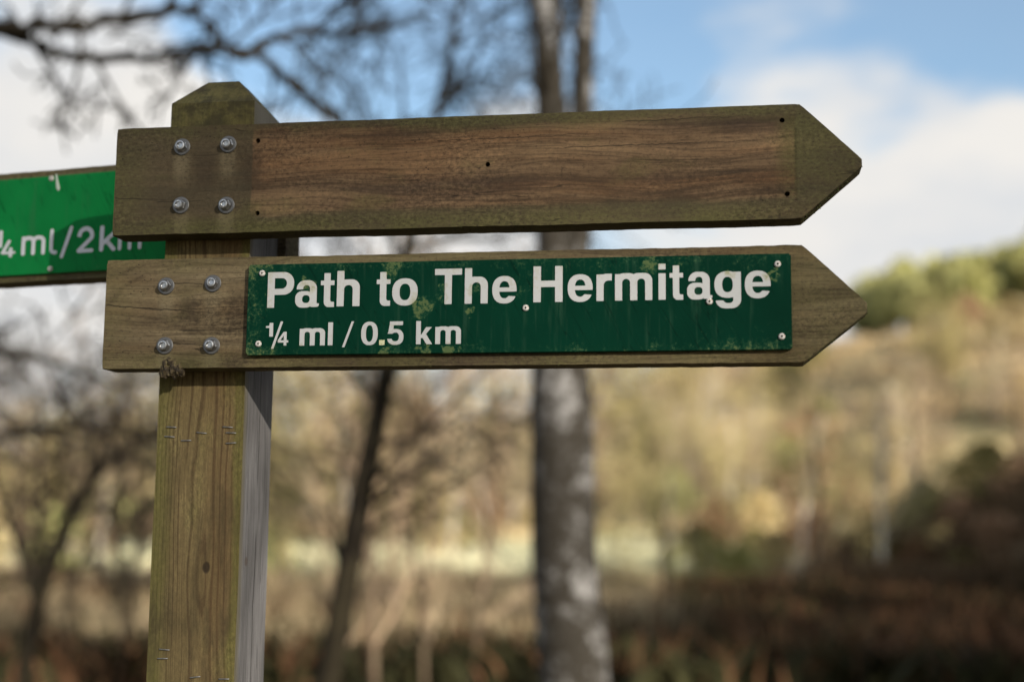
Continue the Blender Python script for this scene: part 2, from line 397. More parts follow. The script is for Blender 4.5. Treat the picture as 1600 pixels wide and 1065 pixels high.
# fixings
def metal(name, col, rough, metallic=1.0):
    m, t, b = new_mat(name); o_, x, y, z = t.coords()
    n = t.noise(o_, 420, 3.0); n2 = t.noise(o_, 90, 3.0)
    t.put(b.inputs['Base Color'], t.mix(t.step(n2, 0.5, 0.7), col, tuple(c*0.55 for c in col)))
    t.put(b.inputs['Roughness'], t.add(rough, t.mul(n, 0.2))); b.inputs['Metallic'].default_value = metallic
    bump(t, b, n, 0.15, 0.0004)
    return m
M_ZINC = metal('zinc_steel', (0.46, 0.46, 0.46), 0.22, 1.0)
M_WASH = metal('dull_washer_steel', (0.16, 0.155, 0.15), 0.42, 0.9)
M_STAP = metal('staple_steel', (0.30, 0.29, 0.27), 0.4, 0.9)
M_SCREW, t_, b_ = new_mat('painted_screw_head')
o__, _x, _y, _z = t_.coords()
t_.put(b_.inputs['Base Color'], t_.mix(t_.step(t_.noise(o__, 500, 3.0), 0.48, 0.66), (0.62, 0.60, 0.56), (0.22, 0.11, 0.06))); b_.inputs['Roughness'].default_value = 0.5
M_DARK, t_, b_ = new_mat('dark_recess'); t_.put(b_.inputs['Base Color'], (0.02, 0.016, 0.013))

def lathe(profile, seg=24, hexes=()):     # profile: (radius, height) out of the board, axis -y
    bm = bmesh.new(); rings = []
    for k, (r, h) in enumerate(profile):
        if r < 1e-6: rings.append([bm.verts.new((0, -h, 0))]*seg); continue
        rg = []
        for i in range(seg):
            a = 2*PI*i/seg; rr = r
            if k in hexes:
                q = (a % (PI/3)) - PI/6; rr = r*math.cos(PI/6)/math.cos(q)
            rg.append(bm.verts.new((rr*math.cos(a), -h, rr*math.sin(a))))
        rings.append(rg)
    for a, c in zip(rings, rings[1:]):
        for i in range(seg):
            vs = []
            for v in (a[i], a[(i+1) % seg], c[(i+1) % seg], c[i]):
                if v not in vs: vs.append(v)
            if len(vs) > 2:
                try: bm.faces.new(vs)
                except ValueError: pass
    return bm
def shade_auto(me, ang=35):
    me.polygons.foreach_set('use_smooth', [True]*len(me.polygons))
    try: me.set_sharp_from_angle(angle=math.radians(ang))
    except Exception: pass
    return me
WASHER = shade_auto(bm_mesh(lathe([(0.0, 0.0004), (0.0116, 0.0004), (0.0118, 0.0014), (0.0110, 0.0022), (0.0082, 0.0023), (0.0078, 0.0018), (0.0, 0.0018)], 32), 'washer'))
NUT = shade_auto(bm_mesh(lathe([(0.0, 0.0016), (0.0078, 0.0016), (0.0078, 0.0040), (0.0070, 0.0046), (0.0066, 0.0090), (0.0060, 0.0106), (0.0044, 0.0110), (0.0036, 0.0100), (0.0033, 0.0084), (0.0, 0.0084)], 24, hexes=(2, 3, 4)), 'bolt_head'))
SCREW = shade_auto(bm_mesh(lathe([(0.0, 0.0), (0.0042, 0.0), (0.0042, 0.0010), (0.0037, 0.0022), (0.0026, 0.0029), (0.0015, 0.0030), (0.0013, 0.0014), (0.0, 0.0014)], 18), 'screw'))
RECESS = bm_mesh(lathe([(0.0, 0.0014), (0.0014, 0.0015), (0.0, 0.0016)], 10), 'recess')
rng = random.Random(5)
def add_bolts(board, pts, base):
    for (px, py) in pts:
        p = on_front(px, py) - base
        w = obj('washer', WASHER, M_WASH, board, p)
        hd = obj('bolt_head', NUT, M_ZINC, board, p); hd.rotation_euler = (rng.uniform(-.09, .09), rng.uniform(0, 6), rng.uniform(-.09, .09)); hd.scale = (rng.uniform(.92, 1.05), rng.uniform(.85, 1.15), 1.0)

# ---- post
def post_mesh():
    W, D = PXR-PXL, PD
    ztop = [on_front(330, 160, 0).z - ZO, 0]
    z1 = ztop[0]; ins = 0.038
    zt = z1 + 0.042
    bm = bmesh.new()
    zs = list(np.arange(-ZO-0.25, z1-0.01, 0.04)) + [z1]
    NX = 6
    rows = []
    for zi in zs:
        row = []
        for s in range(4*NX):
            k, f = divmod(s, NX); f /= NX
            x, y = [(f, 0), (1, f), (1-f, 1), (0, 1-f)][k]
            x, y = x*W, y*D
            jx = 0.0011*mnoise.noise(Vector((zi*6, 1.0+x*9, y*9))); jy = 0.0011*mnoise.noise(Vector((zi*6, x*9, 9.0+y*9)))
            row.append(bm.verts.new((x+jx, y+jy, zi)))
        rows.append(row)
    n = 4*NX
    for a, c in zip(rows, rows[1:]):
        for i in range(n):
            fc = bm.faces.new((a[i], a[(i+1) % n], c[(i+1) % n], c[i]))
            fc.material_index = 1 if (i//NX) in (1, 2) else 0
    top = []
    for s in range(n):
        v = rows[-1][s].co; top.append(bm.verts.new((ins + v.x*(W-2*ins)/W, ins + v.y*(D-2*ins)/D, zt)))
    for i in range(n):
        fc = bm.faces.new((rows[-1][i], rows[-1][(i+1) % n], top[(i+1) % n], top[i])); fc.material_index = 0
    bm.faces.new(top); bm.faces.new(rows[0][::-1])
    es = [e for e in bm.edges if len(e.link_faces) == 2 and e.calc_face_angle(0) > math.radians(25)]
    bmesh.ops.bevel(bm, geom=es, offset=0.003, segments=2, affect='EDGES', profile=0.6)
    return bm_mesh(bm, 'post')
kk = hit(322, 886, (0, 0, 0), NY); KNOT = (kk.x-PXL, kk.z-ZO)
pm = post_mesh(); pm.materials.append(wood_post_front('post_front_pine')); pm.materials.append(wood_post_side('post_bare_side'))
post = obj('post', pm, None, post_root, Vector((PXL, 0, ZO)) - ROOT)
P0 = Vector((PXL, 0, ZO))
# staples left in the front of the post
def staple_mesh(L):
    bm = bmesh.new(); r = 0.0009
    path = [(-L/2, 0.004, 0), (-L/2, -0.0006, 0), (-L/2+0.001, -0.0012, 0), (L/2-0.001, -0.0012, 0), (L/2, -0.0006, 0), (L/2, 0.004, 0)]
    rings = []
    for i, p in enumerate(path):
        a = Vector(path[max(0, i-1)]); c = Vector(path[min(len(path)-1, i+1)]); d = (c-a).normalized()
        s = Vector((0, 0, 1)); q = d.cross(s)
        rings.append([bm.verts.new(Vector(p)+s*r*math.cos(k*PI/3)+q*r*math.sin(k*PI/3)) for k in range(6)])
    for a, c in zip(rings, rings[1:]):
        for i in range(6): bm.faces.new((a[i], a[(i+1) % 6], c[(i+1) % 6], c[i]))
    bm.faces.new(rings[0]); bm.faces.new(rings[-1])
    return bm_mesh(bm, 'staple', True)
STAPLE = staple_mesh(0.0135)
for (px, py, r) in [(268, 667, -2), (265, 682, -3), (291, 688, 2), (315, 676, -5), (356, 667, -3), (361, 676, -1), (361, 692, 4), (257, 1014, -3), (254, 1028, 2), (305, 1057, 8), (350, 1060, 2)]:
    o = obj('staple', STAPLE, M_STAP, post, on_front(px, py, 0.0) - P0); o.rotation_euler = (0, math.radians(-r), 0)

# ---- upper board (bare: its plate has gone)
x1, zt1, s1, tp1 = 0.032, 0.3442+ZO, 0.9575, 1.0337
B1 = Vector((x1, FRONT, zt1-0.15)); L1 = tp1-x1; S1 = s1-x1
hl = [on_front(px, py)-B1 for px, py in [(403, 220), (402, 333), (762, 257), (1222, 188), (1230, 303)]]
out1 = [(0, 0), (S1, 0.0), (L1, 0.066), (L1, 0.075), (S1, 0.15), (0, 0.15)]
gx0 = (on_front(393, 280)-B1).x; gx1 = (on_front(1244, 250)-B1).x
bl1 = [(285, 230), (357, 226), (283, 321), (354, 321)]
tones1 = [(0.30, (0.030, 0.019, 0.011)), (0.42, (0.064, 0.039, 0.020)), (0.52, (0.112, 0.070, 0.037)), (0.62, (0.155, 0.098, 0.051)), (0.74, (0.205, 0.128, 0.066))]
def bolt_runs(pts, base, ln): return [((on_front(*p)-base).x, (on_front(*p)-base).z, ln, 0.65) for p in pts]
mb1 = wood_board('bare_board_wood', L1, 0.15, (gx0, gx1, 0.026, 0.139), tones1, None, bolt_runs(bl1, B1, 0.062), 0.0, 1.0, [(0.0, 0.10, 0.052, -0.06, 0.0007), (0.06, 0.15, 0.047, -0.02, 0.0006), (0.45, 0.72, 0.112, 0.012, 0.0006), (0.62, 0.93, 0.100, 0.004, 0.0007), (0.70, 0.90, 0.128, 0.01, 0.0006)])
board1 = obj('finger_board', board_mesh('finger_board', out1, T, 1.0, holes=[(h.x, h.z, 0.0032) for h in hl]), mb1, post_root, B1-ROOT)
board1['label'] = 'bare brown board with empty screw holes where a plate was'
add_bolts(board1, bl1, B1)

# ---- lower board
x2, zt2, h2, s2, tp2 = 0.0267, 0.1598+ZO, 0.149, 0.9569, 1.0357
B2 = Vector((x2, FRONT, zt2-h2)); L2 = tp2-x2; S2 = s2-x2
out2 = [(0, 0), (S2, 0.0), (L2, 0.062), (L2, 0.074), (S2, h2), (0, h2)]
bl2 = [(260, 447), (333, 443), (258, 540), (331, 540)]
tones2 = [(0.30, (0.062, 0.044, 0.023)), (0.45, (0.105, 0.076, 0.041)), (0.56, (0.150, 0.112, 0.061)), (0.72, (0.200, 0.154, 0.088))]
mb2 = wood_board('plate_board_wood', L2, h2, None, tones2, (0.155, 0.078, 430.0), bolt_runs(bl2, B2, 0.058), 3.7, 0.75, [(0.0, 0.19, 0.087, -0.09, 0.0009), (0.09, 0.18, 0.118, -0.03, 0.0006), (0.08, 0.20, 0.036, -0.03, 0.0006)])
board2 = obj('finger_board', board_mesh('finger_board', out2, T, 7.0), mb2, post_root, B2-ROOT)
board2['label'] = 'olive brown board carrying the dark green plate'
add_bolts(board2, bl2, B2)

# broken knot under the lower left bolt
def lump(seed, sx, sy, sz, sub=3, amp=0.5):
    bm = bmesh.new(); bmesh.ops.create_icosphere(bm, subdivisions=sub, radius=1)
    for v in bm.verts:
        d = v.co.normalized(); n = mnoise.fractal(d*1.7+Vector((seed, 0, 0)), 0.7, 2.0, 4) + 0.6*mnoise.noise(Vector((d.x*7, d.y*7, d.z*1.5+seed)))
        v.co = d*(1+amp*n); v.co.x *= sx; v.co.y *= sy; v.co.z *= sz
    return bm
mk, t_, b_ = new_mat('rotten_knot'); o__, _x, _y, _z = t_.coords()
nn = t_.noise(o__, 160, 4.0); n5 = t_.noise(t_.vscale(o__, (500, 500, 90)), 1.0, 3.0)
t_.put(b_.inputs['Base Color'], t_.mix(t_.step(n5, 0.5, 0.7), t_.ramp(nn, [(0.35, (0.018, 0.013, 0.008)), (0.55, (0.07, 0.05, 0.025)), (0.7, (0.13, 0.11, 0.04))]), (0.02, 0.014, 0.008)))
bump(t_, b_, n5, 0.8, 0.002)
kp = on_front(262, 573)
for (dx, dz, sx, sz, sd) in [(-0.003, -0.001, 0.011, 0.0135, 1.0), (0.008, 0.0, 0.009, 0.013, 4.2), (0.016, -0.003, 0.006, 0.010, 6.1), (0.003, 0.007, 0.008, 0.008, 8.3)]:
    obj('broken_knot', bm_mesh(lump(sd, sx, 0.009, sz, 3, 0.32), 'broken_knot', False), mk, board2, kp + Vector((dx, 0.006, dz)) - B2)

# ---- left pointing board, fixed to the back of the post and turned a little away
A3 = math.radians(9.0)
PIV = Vector((PXR, PD+0.001, 0)); DX = Vector((math.cos(A3), -math.sin(A3), 0)); N3 = Vector((math.sin(A3), math.cos(A3), 0))
def on_back(px, py, off=0.0): return hit(px, py, PIV - N3*off, N3)
pt = on_back(178, 258); pb = on_back(165, 433)
H3 = pt.z - pb.z
right3 = (on_back(446, 388)-PIV).dot(DX)
B3 = PIV + DX*right3 + Vector((0, 0, pb.z))
L3 = 0.99
def loc3(p): d = p-B3; return Vector((d.dot(DX), d.dot(N3), d.z))
out3 = [(0, 0), (0, H3), (-L3+0.075, H3), (-L3, H3/2+0.004), (-L3, H3/2-0.004), (-L3+0.075, 0)]
tones3 = [(0.3, (0.05, 0.035, 0.02)), (0.5, (0.12, 0.09, 0.055)), (0.7, (0.2, 0.17, 0.12))]
mb3 = wood_board('back_board_wood', 1.2, H3, None, tones3, None, (), 9.1)
board3 = obj('finger_board', board_mesh('finger_board', out3[::-1], T, 3.0), mb3, post_root, B3-ROOT)
board3.rotation_euler = (0, 0, -A3)
board3['label'] = 'board pointing left behind the post'

# ------------------------------------------------------------------ lettering drawn as outlines
class G:                                  # implicit shapes on a grid, inside is negative
    def __init__(s, w, lo=-0.34, hi=1.06, n=84):
        h = 1.0/n; s.xs = np.arange(-0.06, w+0.06+h, h); s.ys = np.arange(lo, hi+h, h)
        s.X, s.Y = np.meshgrid(s.xs, s.ys)
    def box(s, x0, x1, y0, y1): return np.maximum.reduce([x0-s.X, s.X-x1, y0-s.Y, s.Y-y1])
    def rr(s, x0, x1, y0, y1, r):
        qx = np.abs(s.X-(x0+x1)/2)-(x1-x0)/2+r; qy = np.abs(s.Y-(y0+y1)/2)-(y1-y0)/2+r
        return np.hypot(np.maximum(qx, 0), np.maximum(qy, 0))+np.minimum(np.maximum(qx, qy), 0)-r
    def el(s, cx, cy, a, b, n=2.35): return ((np.abs((s.X-cx)/a)**n+np.abs((s.Y-cy)/b)**n)**(1/n)-1)*min(a, b)
    def seg(s, x0, y0, x1, y1, r):
        dx, dy = x1-x0, y1-y0; k = np.clip(((s.X-x0)*dx+(s.Y-y0)*dy)/(dx*dx+dy*dy), 0, 1)
        return np.hypot(s.X-x0-k*dx, s.Y-y0-k*dy)-r
    def poly(s, pts):                     # convex, counter-clockwise
        d = []
        for (a, b), (c, e) in zip(pts, pts[1:]+pts[:1]):
            L = math.hypot(c-a, e-b); d.append(((s.X-a)*(e-b)-(s.Y-b)*(c-a))/L)
        return np.maximum.reduce(d)
U = lambda *a: np.minimum.reduce(a)
I = lambda *a: np.maximum.reduce(a)
S = lambda a, b: np.maximum(a, -b)
def glyph(ch):
    if ch == 'P':
        g = G(.78); o = I(g.rr(-.6, .78, .36, 1, .30), -g.X)
        return g, S(U(g.box(0, .205, 0, 1), o), I(g.rr(-.6, .57, .53, .83, .15), .205-g.X)), .78
    if ch == 'a':
        g = G(.66)
        stem = g.box(.405, .595, .06, .54); foot = I(g.rr(.405, .66, -.0, .5, .06), g.Y-.1)
        arch = I(S(g.rr(.035, .595, .1, .757, .235), g.rr(.215, .405, .2, .617, .09)), .50-g.Y)
        bowl = S(g.rr(0, .50, -.015, .452, .19), g.rr(.19, .405, .115, .335, .095))
        bowl = I(bowl, g.X-.46)
        return g, U(stem, foot, arch, bowl), .64
    if ch == 't':
        g = G(.43); hook = I(S(g.rr(.105, .62, -.012, .9, .15), g.rr(.305, .9, .135, 1.2, .06)), g.X-.43, g.Y-.5)
        return g, U(g.box(.105, .305, .15, .945), hook, g.box(0, .43, .605, .735)), .43
    if ch == 'h':
        g = G(.65); arch = I(S(g.rr(.02, .65, -.8, .757, .23), g.rr(.20, .45, -.8, .597, .12)), -g.Y, .1-g.X)
        return g, U(g.box(0, .20, 0, 1), arch), .65
    if ch == 'o':
        g = G(.70); return g, S(g.el(.35, .37, .35, .385), g.el(.35, .37, .15, .232)), .70
    if ch == 'e':
        g = G(.67); o = S(g.el(.335, .37, .335, .385), g.el(.335, .37, .145, .24))
        gap = g.poly([(.30, .205), (.9, .165), (.9, .315), (.30, .315)])
        return g, U(S(o, gap), I(g.box(.1, .665, .315, .435), g.el(.335, .37, .335, .385))), .67
    if ch == 'T':
        g = G(.78); return g, U(g.box(0, .78, .825, 1), g.box(.288, .492, 0, 1)), .78
    if ch == 'H':
        g = G(.80); return g, U(g.box(0, .205, 0, 1), g.box(.595, .80, 0, 1), g.box(0, .8, .42, .595)), .80
    if ch == 'r':
        g = G(.43); a = I(S(g.rr(.02, 1.0, -.8, .755, .26), g.rr(.20, 1.0, -.8, .565, .13)), g.X-.43, .44-g.Y, .1-g.X)
        return g, U(g.box(0, .20, 0, .735), a), .43
    if ch == 'm':
        g = G(1.02)
        a1 = I(S(g.rr(.02, .61, -.8, .757, .21), g.rr(.195, .415, -.8, .60, .105)), -g.Y, .1-g.X)
        a2 = I(S(g.rr(.415, 1.02, -.8, .757, .21), g.rr(.605, .825, -.8, .60, .105)), -g.Y, .5-g.X)
        return g, U(g.box(0, .195, 0, .735), a1, a2), 1.02
    if ch == 'i':
        g = G(.2); return g, U(g.box(0, .2, 0, .735), g.box(0, .2, .84, 1)), .2
    if ch == 'g':
        g = G(.67); ring = S(g.el(.335, .385, .335, .37), g.el(.33, .385, .135, .215))
        tail = I(S(g.rr(.03, .67, -.275, .5, .24), g.rr(.225, .475, -.13, .5, .1)), g.Y+.055)
        return g, U(I(ring, g.X-.6), g.box(.475, .67, -.06, .735), tail), .67
    if ch == 'l':
        g = G(.2); return g, g.box(0, .2, 0, 1), .2
    if ch == 'k':
        g = G(.68); d1 = I(g.poly([(.13, .27), (.27, .27), (.66, .735), (.42, .735)]), g.Y-.735)
        d2 = g.poly([(.44, 0), (.68, 0), (.36, .53), (.20, .40)])
        return g, U(g.box(0, .195, 0, 1), d1, d2), .68
    if ch == '/':
        g = G(.5, -.14, 1.1); return g, g.poly([(0, -.09), (.105, -.09), (.5, 1.03), (.395, 1.03)]), .5
    if ch == '0':
        g = G(.69); return g, S(g.el(.345, .495, .345, .51), g.el(.345, .495, .15, .36)), .69
    if ch == '5':
        g = G(.69); bowl = S(g.el(.335, .33, .345, .345), g.el(.335, .33, .16, .19))
        bowl = S(bowl, g.poly([(-.3, .25), (.25, .25), (.25, .47), (-.3, .47)]))
        return g, U(g.box(.10, .65, .835, 1), g.poly([(.035, .47), (.225, .47), (.27, .92), (.10, .92)]), I(bowl, g.Y-.675)), .69
    if ch == '1':
        g = G(.42); return g, U(g.box(.21, .42, 0, 1), g.poly([(0, .64), (.3, .64), (.3, .78), (0, .78)]), g.poly([(.15, .72), (.42, .72), (.42, 1.0), (.26, 1.0)])), .42
    if ch == '4':
        g = G(.72); tri = I(g.poly([(.0, .22), (.6, .22), (.6, 1), (.40, 1), (.0, .40)]), -g.X)
        return g, U(S(tri, g.poly([(.17, .385), (.41, .385), (.41, .74)])), g.box(.41, .6, 0, 1), g.box(0, .72, .22, .385)), .72
    if ch == '.':
        g = G(.2); return g, g.box(0, .2, 0, .2), .2
    r = .075                              # rounded road-sign style for the left plate
    if ch == 'm_':
        g = G(.98); pts = [(r, r, r, .7-r)]
        return g, U(g.seg(r, r, r, .68, r), I(np.abs(g.rr(r, .49, -.8, .68, .17))-r, .06-g.Y), I(np.abs(g.rr(.49, .905, -.8, .68, .17))-r, .06-g.Y), g.seg(.49, r, .49, .3, r), g.seg(.905, r, .905, .3, r)), .98
    if ch == 'l_':
        g = G(.34); return g, U(g.seg(r, .2, r, .93, r), I(np.abs(g.rr(r, .8, r, .9, .14))-r, g.Y-.22, g.X-.2), g.seg(.2, r, .27, r, r)), .34
    if ch == '/_':
        g = G(.52, -.2, 1.1); return g, g.seg(r, -.1, .45, 1.0, r), .52
    if ch == '2_':
        g = G(.62); top = I(np.abs(g.el(.31, .66, .235, .265, 2))-r, np.minimum(.62-g.Y, .31-g.X), )
        top = S(np.abs(g.el(.31, .66, .235, .265, 2))-r, g.poly([(-.2, .2), (.31, .2), (.31, .58), (-.2, .66)]))
        top = S(top, g.poly([(.2, .2), (.9, .2), (.9, .5), (.2, .5)]))
        return g, U(top, g.seg(.50, .53, r, r+.02, r), g.seg(r, r, .54, r, r)), .62
    if ch == 'k_':
        g = G(.60); return g, U(g.seg(r, r, r, .93, r), g.seg(r, .27, .50, .68, r), g.seg(.24, .42, .52, r, r)), .60
    if ch == '4_':
        g = G(.68); return g, U(g.seg(.36, .93, r, .27, r), g.seg(r, .27, .60, .27, r), g.seg(.45, .5, .45, r, r)), .68
    if ch == '1_':
        g = G(.34); return g, U(g.seg(.26, r, .26, .93, r), g.seg(.26, .93, r, .76, r)), .34

def contours(g, F):                       # marching squares to closed loops
    F = np.where(F == 0, 1e-6, F); ny, nx = F.shape; nxt = {}
    def pnt(e):
        k, i, j = e
        if k == 0: a, c = F[j, i], F[j, i+1]; s = a/(a-c); return (g.xs[i]+s*(g.xs[i+1]-g.xs[i]), g.ys[j])
        a, c = F[j, i], F[j+1, i]; s = a/(a-c); return (g.xs[i], g.ys[j]+s*(g.ys[j+1]-g.ys[j]))
    ins = F < 0
    cnt = ins[:-1, :-1].astype(int)+ins[:-1, 1:]+ins[1:, :-1]+ins[1:, 1:]
    for j, i in zip(*np.where((cnt > 0) & (cnt < 4))):
        bt, tp, lf, rt = (0, i, j), (0, i, j+1), (1, i, j), (1, i+1, j)
        c = (ins[j, i], ins[j, i+1], ins[j+1, i+1], ins[j+1, i])
        tab = {(1,0,0,0): [(bt, lf)], (0,1,0,0): [(rt, bt)], (0,0,1,0): [(tp, rt)], (0,0,0,1): [(lf, tp)],
               (1,1,0,0): [(rt, lf)], (0,1,1,0): [(tp, bt)], (0,0,1,1): [(lf, rt)], (1,0,0,1): [(bt, tp)],
               (0,1,1,1): [(lf, bt)], (1,0,1,1): [(bt, rt)], (1,1,0,1): [(rt, tp)], (1,1,1,0): [(tp, lf)],
               (1,0,1,0): [(bt, lf), (tp, rt)], (0,1,0,1): [(rt, bt), (lf, tp)]}
        for a, c2 in tab[tuple(int(q) for q in c)]: nxt[a] = c2
    loops = []
    while nxt:
        s = next(iter(nxt)); cur = s; lp = []
        while cur in nxt:
            lp.append(pnt(cur)); cur = nxt.pop(cur)
        if len(lp) > 6: loops.append(lp)
    return loops
def simplify(lp, tol=0.0022):
    keep = [lp[0]]; i = 0; n = len(lp)
    while i < n-1:
        j = min(i+14, n-1)
        while j > i+1:
            a, c = np.array(lp[i]), np.array(lp[j]); d = c-a; L = np.hypot(*d)+1e-9
            if max(abs(d[0]*(q[1]-a[1])-d[1]*(q[0]-a[0]))/L for q in lp[i+1:j]) < tol: break
            j -= 1
        keep.append(lp[j]); i = j
    return keep
_gm = {}
def glyph_loops(ch):
    if ch not in _gm:
        g, F, w = glyph(ch); _gm[ch] = ([simplify(l) for l in contours(g, F)], w)
    return _gm[ch]
def letter_mesh(ch, x0, x1, zb, cap, thick=0.0005, y=0.0, shear=(0, 0), dz=0.0):
    """letter spanning x0..x1 on a base line at zb, standing proud of the plate face"""
    loops, w = glyph_loops(ch)
    cu = bpy.data.curves.new('letter', 'CURVE'); cu.dimensions = '2D'; cu.fill_mode = 'BOTH'; cu.extrude = thick/2
    for lp in loops:
        if len(lp) < 3: continue
        sp = cu.splines.new('POLY'); sp.points.add(len(lp)-1); sp.use_cyclic_u = True
        for p, (a, c) in zip(sp.points, lp): p.co = (a/w*(x1-x0), c*cap, 0, 1)
    o = bpy.data.objects.new('tmp', cu); C.objects.link(o)
    bpy.context.view_layer.update()
    me = bpy.data.meshes.new_from_object(o.evaluated_get(bpy.context.evaluated_depsgraph_get()))
    bpy.data.objects.remove(o); bpy.data.curves.remove(cu)
    me.name = 'letter'
    me.transform(Matrix.Rotation(PI/2, 4, 'X'))      # stand up: x right, z up, facing -y
    return me

# plate materials share the plate's own coordinates, so that grime runs across paint and letters alike
def plate_mats(plate, base, white, L, H, spots, amt, name):
    out = []
    for kind in (0, 1):
        m, t, b = new_mat(name + ('_paint', '_letters')[kind]); o_, x, y, z = t.coords(plate)
        q = t.vec(x, 0.0, z)
        n1 = t.noise(q, 42, 4.0, 0.65); n2 = t.noise(t.vscale(q, (1, 1, 1), (5, 0, 3)), 230, 5.0, 0.75); n3 = t.noise(q, 9, 3.0, 0.6)
        msk = t.add(t.mul(t.step(x, 0.05, 0.0), 0.17), t.add(t.mul(t.step(z, H-0.03, H-0.002), 0.13), t.mul(t.step(z, 0.020, 0.001), 0.12)))
        msk = t.add(msk, t.mul(t.mul(t.step(x, L-0.18, L-0.03), t.step(z, 0.045, 0.01)), 0.10))
        jx = t.add(x, t.mul(t.sub(t.noise(t.vscale(q, (1, 1, 1), (2, 0, 8)), 70, 3.0), 0.5), 0.045)); jz = t.add(z, t.mul(t.sub(t.noise(t.vscale(q, (1, 1, 1), (7, 0, 1)), 70, 3.0), 0.5), 0.045))
        for (sx, sz, r, a) in spots:
            d = t.add(t.m('POWER', t.m('ABSOLUTE', t.sub(jx, sx)), 2.0), t.m('POWER', t.m('ABSOLUTE', t.sub(jz, sz)), 2.0))
            msk = t.add(msk, t.mul(t.step(d, r*r, 0.0), a))
        f = t.add(t.add(t.mul(n1, 0.40), t.mul(n2, 0.60)), t.mul(msk, amt*0.72))
        grime = t.step(f, 0.66, 0.72)
        gcol = t.mix(n2, (0.035, 0.085, 0.03), (0.21, 0.22, 0.085))
        if kind == 0:
            c = t.mix(n3, tuple(v*0.72 for v in base), tuple(v*1.5 for v in base))
            run = t.noise(t.vscale(q, (90, 1, 7), (1, 0, 4)), 1.0, 4.0, 0.6)
            c = t.mix(t.mul(t.step(run, 0.52, 0.72), 0.22), c, (0.045, 0.10, 0.06))
            scr = t.noise(t.vscale(t.vec(t.add(x, t.mul(z, 0.55)), 0.0, z), (60, 1, 6)), 1.0, 2.0)
            c = t.mix(t.mul(t.step(t.m('ABSOLUTE', t.sub(scr, 0.56)), 0.012, 0.0), 0.45), c, tuple(v*0.25 for v in base))
            c = t.mix(t.mul(t.step(f, 0.58, 0.68), 0.25), c, (0.05, 0.13, 0.06))
            c = t.mix(t.mul(grime, 0.52), c, gcol)
            t.put(b.inputs['Roughness'], t.add(0.30, t.mul(grime, 0.5))); b.inputs['Specular IOR Level'].default_value = 0.04
        else:
            c = t.mix(t.mul(t.step(n3, 0.4, 0.7), 0.12), white, tuple(v*0.8 for v in white))
            c = t.mix(t.mul(t.step(f, 0.52, 0.64), 0.55), c, (0.36, 0.34, 0.24))
            c = t.mix(t.mul(t.step(f, 0.69, 0.74), 0.6), c, (0.22, 0.22, 0.10))
            t.put(b.inputs['Roughness'], t.add(0.42, t.mul(grime, 0.4)))
        t.put(b.inputs['Base Color'], c)
        bump(t, b, t.add(t.mul(grime, 1.0), t.mul(n2, 0.15)), 0.3, 0.0006)
        out.append(m)
    return out
def plate_mesh(L, H, th):
    bm = bmesh.new()
    bmesh.ops.create_cube(bm, size=1, matrix=Matrix.Translation((L/2, -th/2, H/2)) @ Matrix.Diagonal((L, th, H, 1)))
    vert = [e for e in bm.edges if abs(e.verts[0].co.y-e.verts[1].co.y) > th*0.5]
    bmesh.ops.bevel(bm, geom=vert, offset=0.002, segments=3, affect='EDGES')
    fr = [e for e in bm.edges if max(e.verts[0].co.y, e.verts[1].co.y) < -th*0.9]
    bmesh.ops.bevel(bm, geom=fr, offset=0.0007, segments=1, affect='EDGES')
    return bm_mesh(bm, 'sign_plate')

# ---- dark green plate on the lower board
TH = 0.009
PF = FRONT-TH
pa = on_front(383, 557, PF); pc = on_front(1237, 395, PF)
PL = Vector((0.2314, FRONT, 0.0258+ZO)); LP = 0.9427-0.2314; HP = 0.1476-0.0258
plate = obj('sign_plate', None, None, post_root) if False else obj('sign_plate', plate_mesh(LP, HP, TH), None, post_root, PL-ROOT)
plate['label'] = 'dark green plate reading Path to The Hermitage, quarter mile, half kilometre'
def lp(px, py): return on_front(px, py, PF) - PL
spots = [(lp(657, 478).x, lp(657, 478).z, 0.022, 0.30), (lp(690, 462).x, lp(690, 462).z, 0.014, 0.2), (lp(610, 420).x, lp(610, 420).z, 0.02, 0.16),
         (lp(735, 486).x, lp(735, 486).z, 0.008, 0.28), (lp(815, 440).x, lp(815, 440).z, 0.022, 0.14), (lp(480, 445).x, lp(480, 445).z, 0.014, 0.26),
         (lp(742, 450).x, lp(742, 450).z, 0.012, 0.22), (lp(1205, 430).x, lp(1205, 430).z, 0.010, 0.30), (lp(1140, 425).x, lp(1140, 425).z, 0.008, 0.25),
         (lp(600, 551).x, lp(600, 551).z, 0.012, 0.22), (lp(660, 549).x, lp(660, 549).z, 0.012, 0.25), (lp(700, 549).x, lp(700, 549).z, 0.012, 0.25), (lp(1015, 415).x, lp(1015, 415).z, 0.014, 0.18)]
mp, ml = plate_mats(plate, (0.0010, 0.022, 0.0115), (0.44, 0.44, 0.43), LP, HP, spots, 1.0, 'hermitage_plate')
plate.data.materials.append(mp)
def base_y(px, pts): return float(np.interp(px, [p[0] for p in pts], [p[1] for p in pts]))
line1 = [(417, 481.0), (833, 472.4), (1205, 464.7)]
top1 = [(417, 425.6), (720, 419.5), (833, 416.3), (1205, 408.6)]
line2 = [(415, 540.5), (720, 537.0)]; top2 = [(415, 505.0), (720, 500.5)]
def put_text(items, bl, tl):
    for ch, a, c in items:
        pa_ = lp(a, base_y(a, bl)); pc_ = lp(c, base_y(c, bl)); mx = (a+c)/2
        cap = lp(mx, base_y(mx, tl)).z - lp(mx, base_y(mx, bl)).z
        me = letter_mesh(ch, 0, pc_.x-pa_.x, 0, cap)
        o = obj('letter', me, ml, plate, Vector((pa_.x, -TH-0.00030, (pa_.z+pc_.z)/2)))
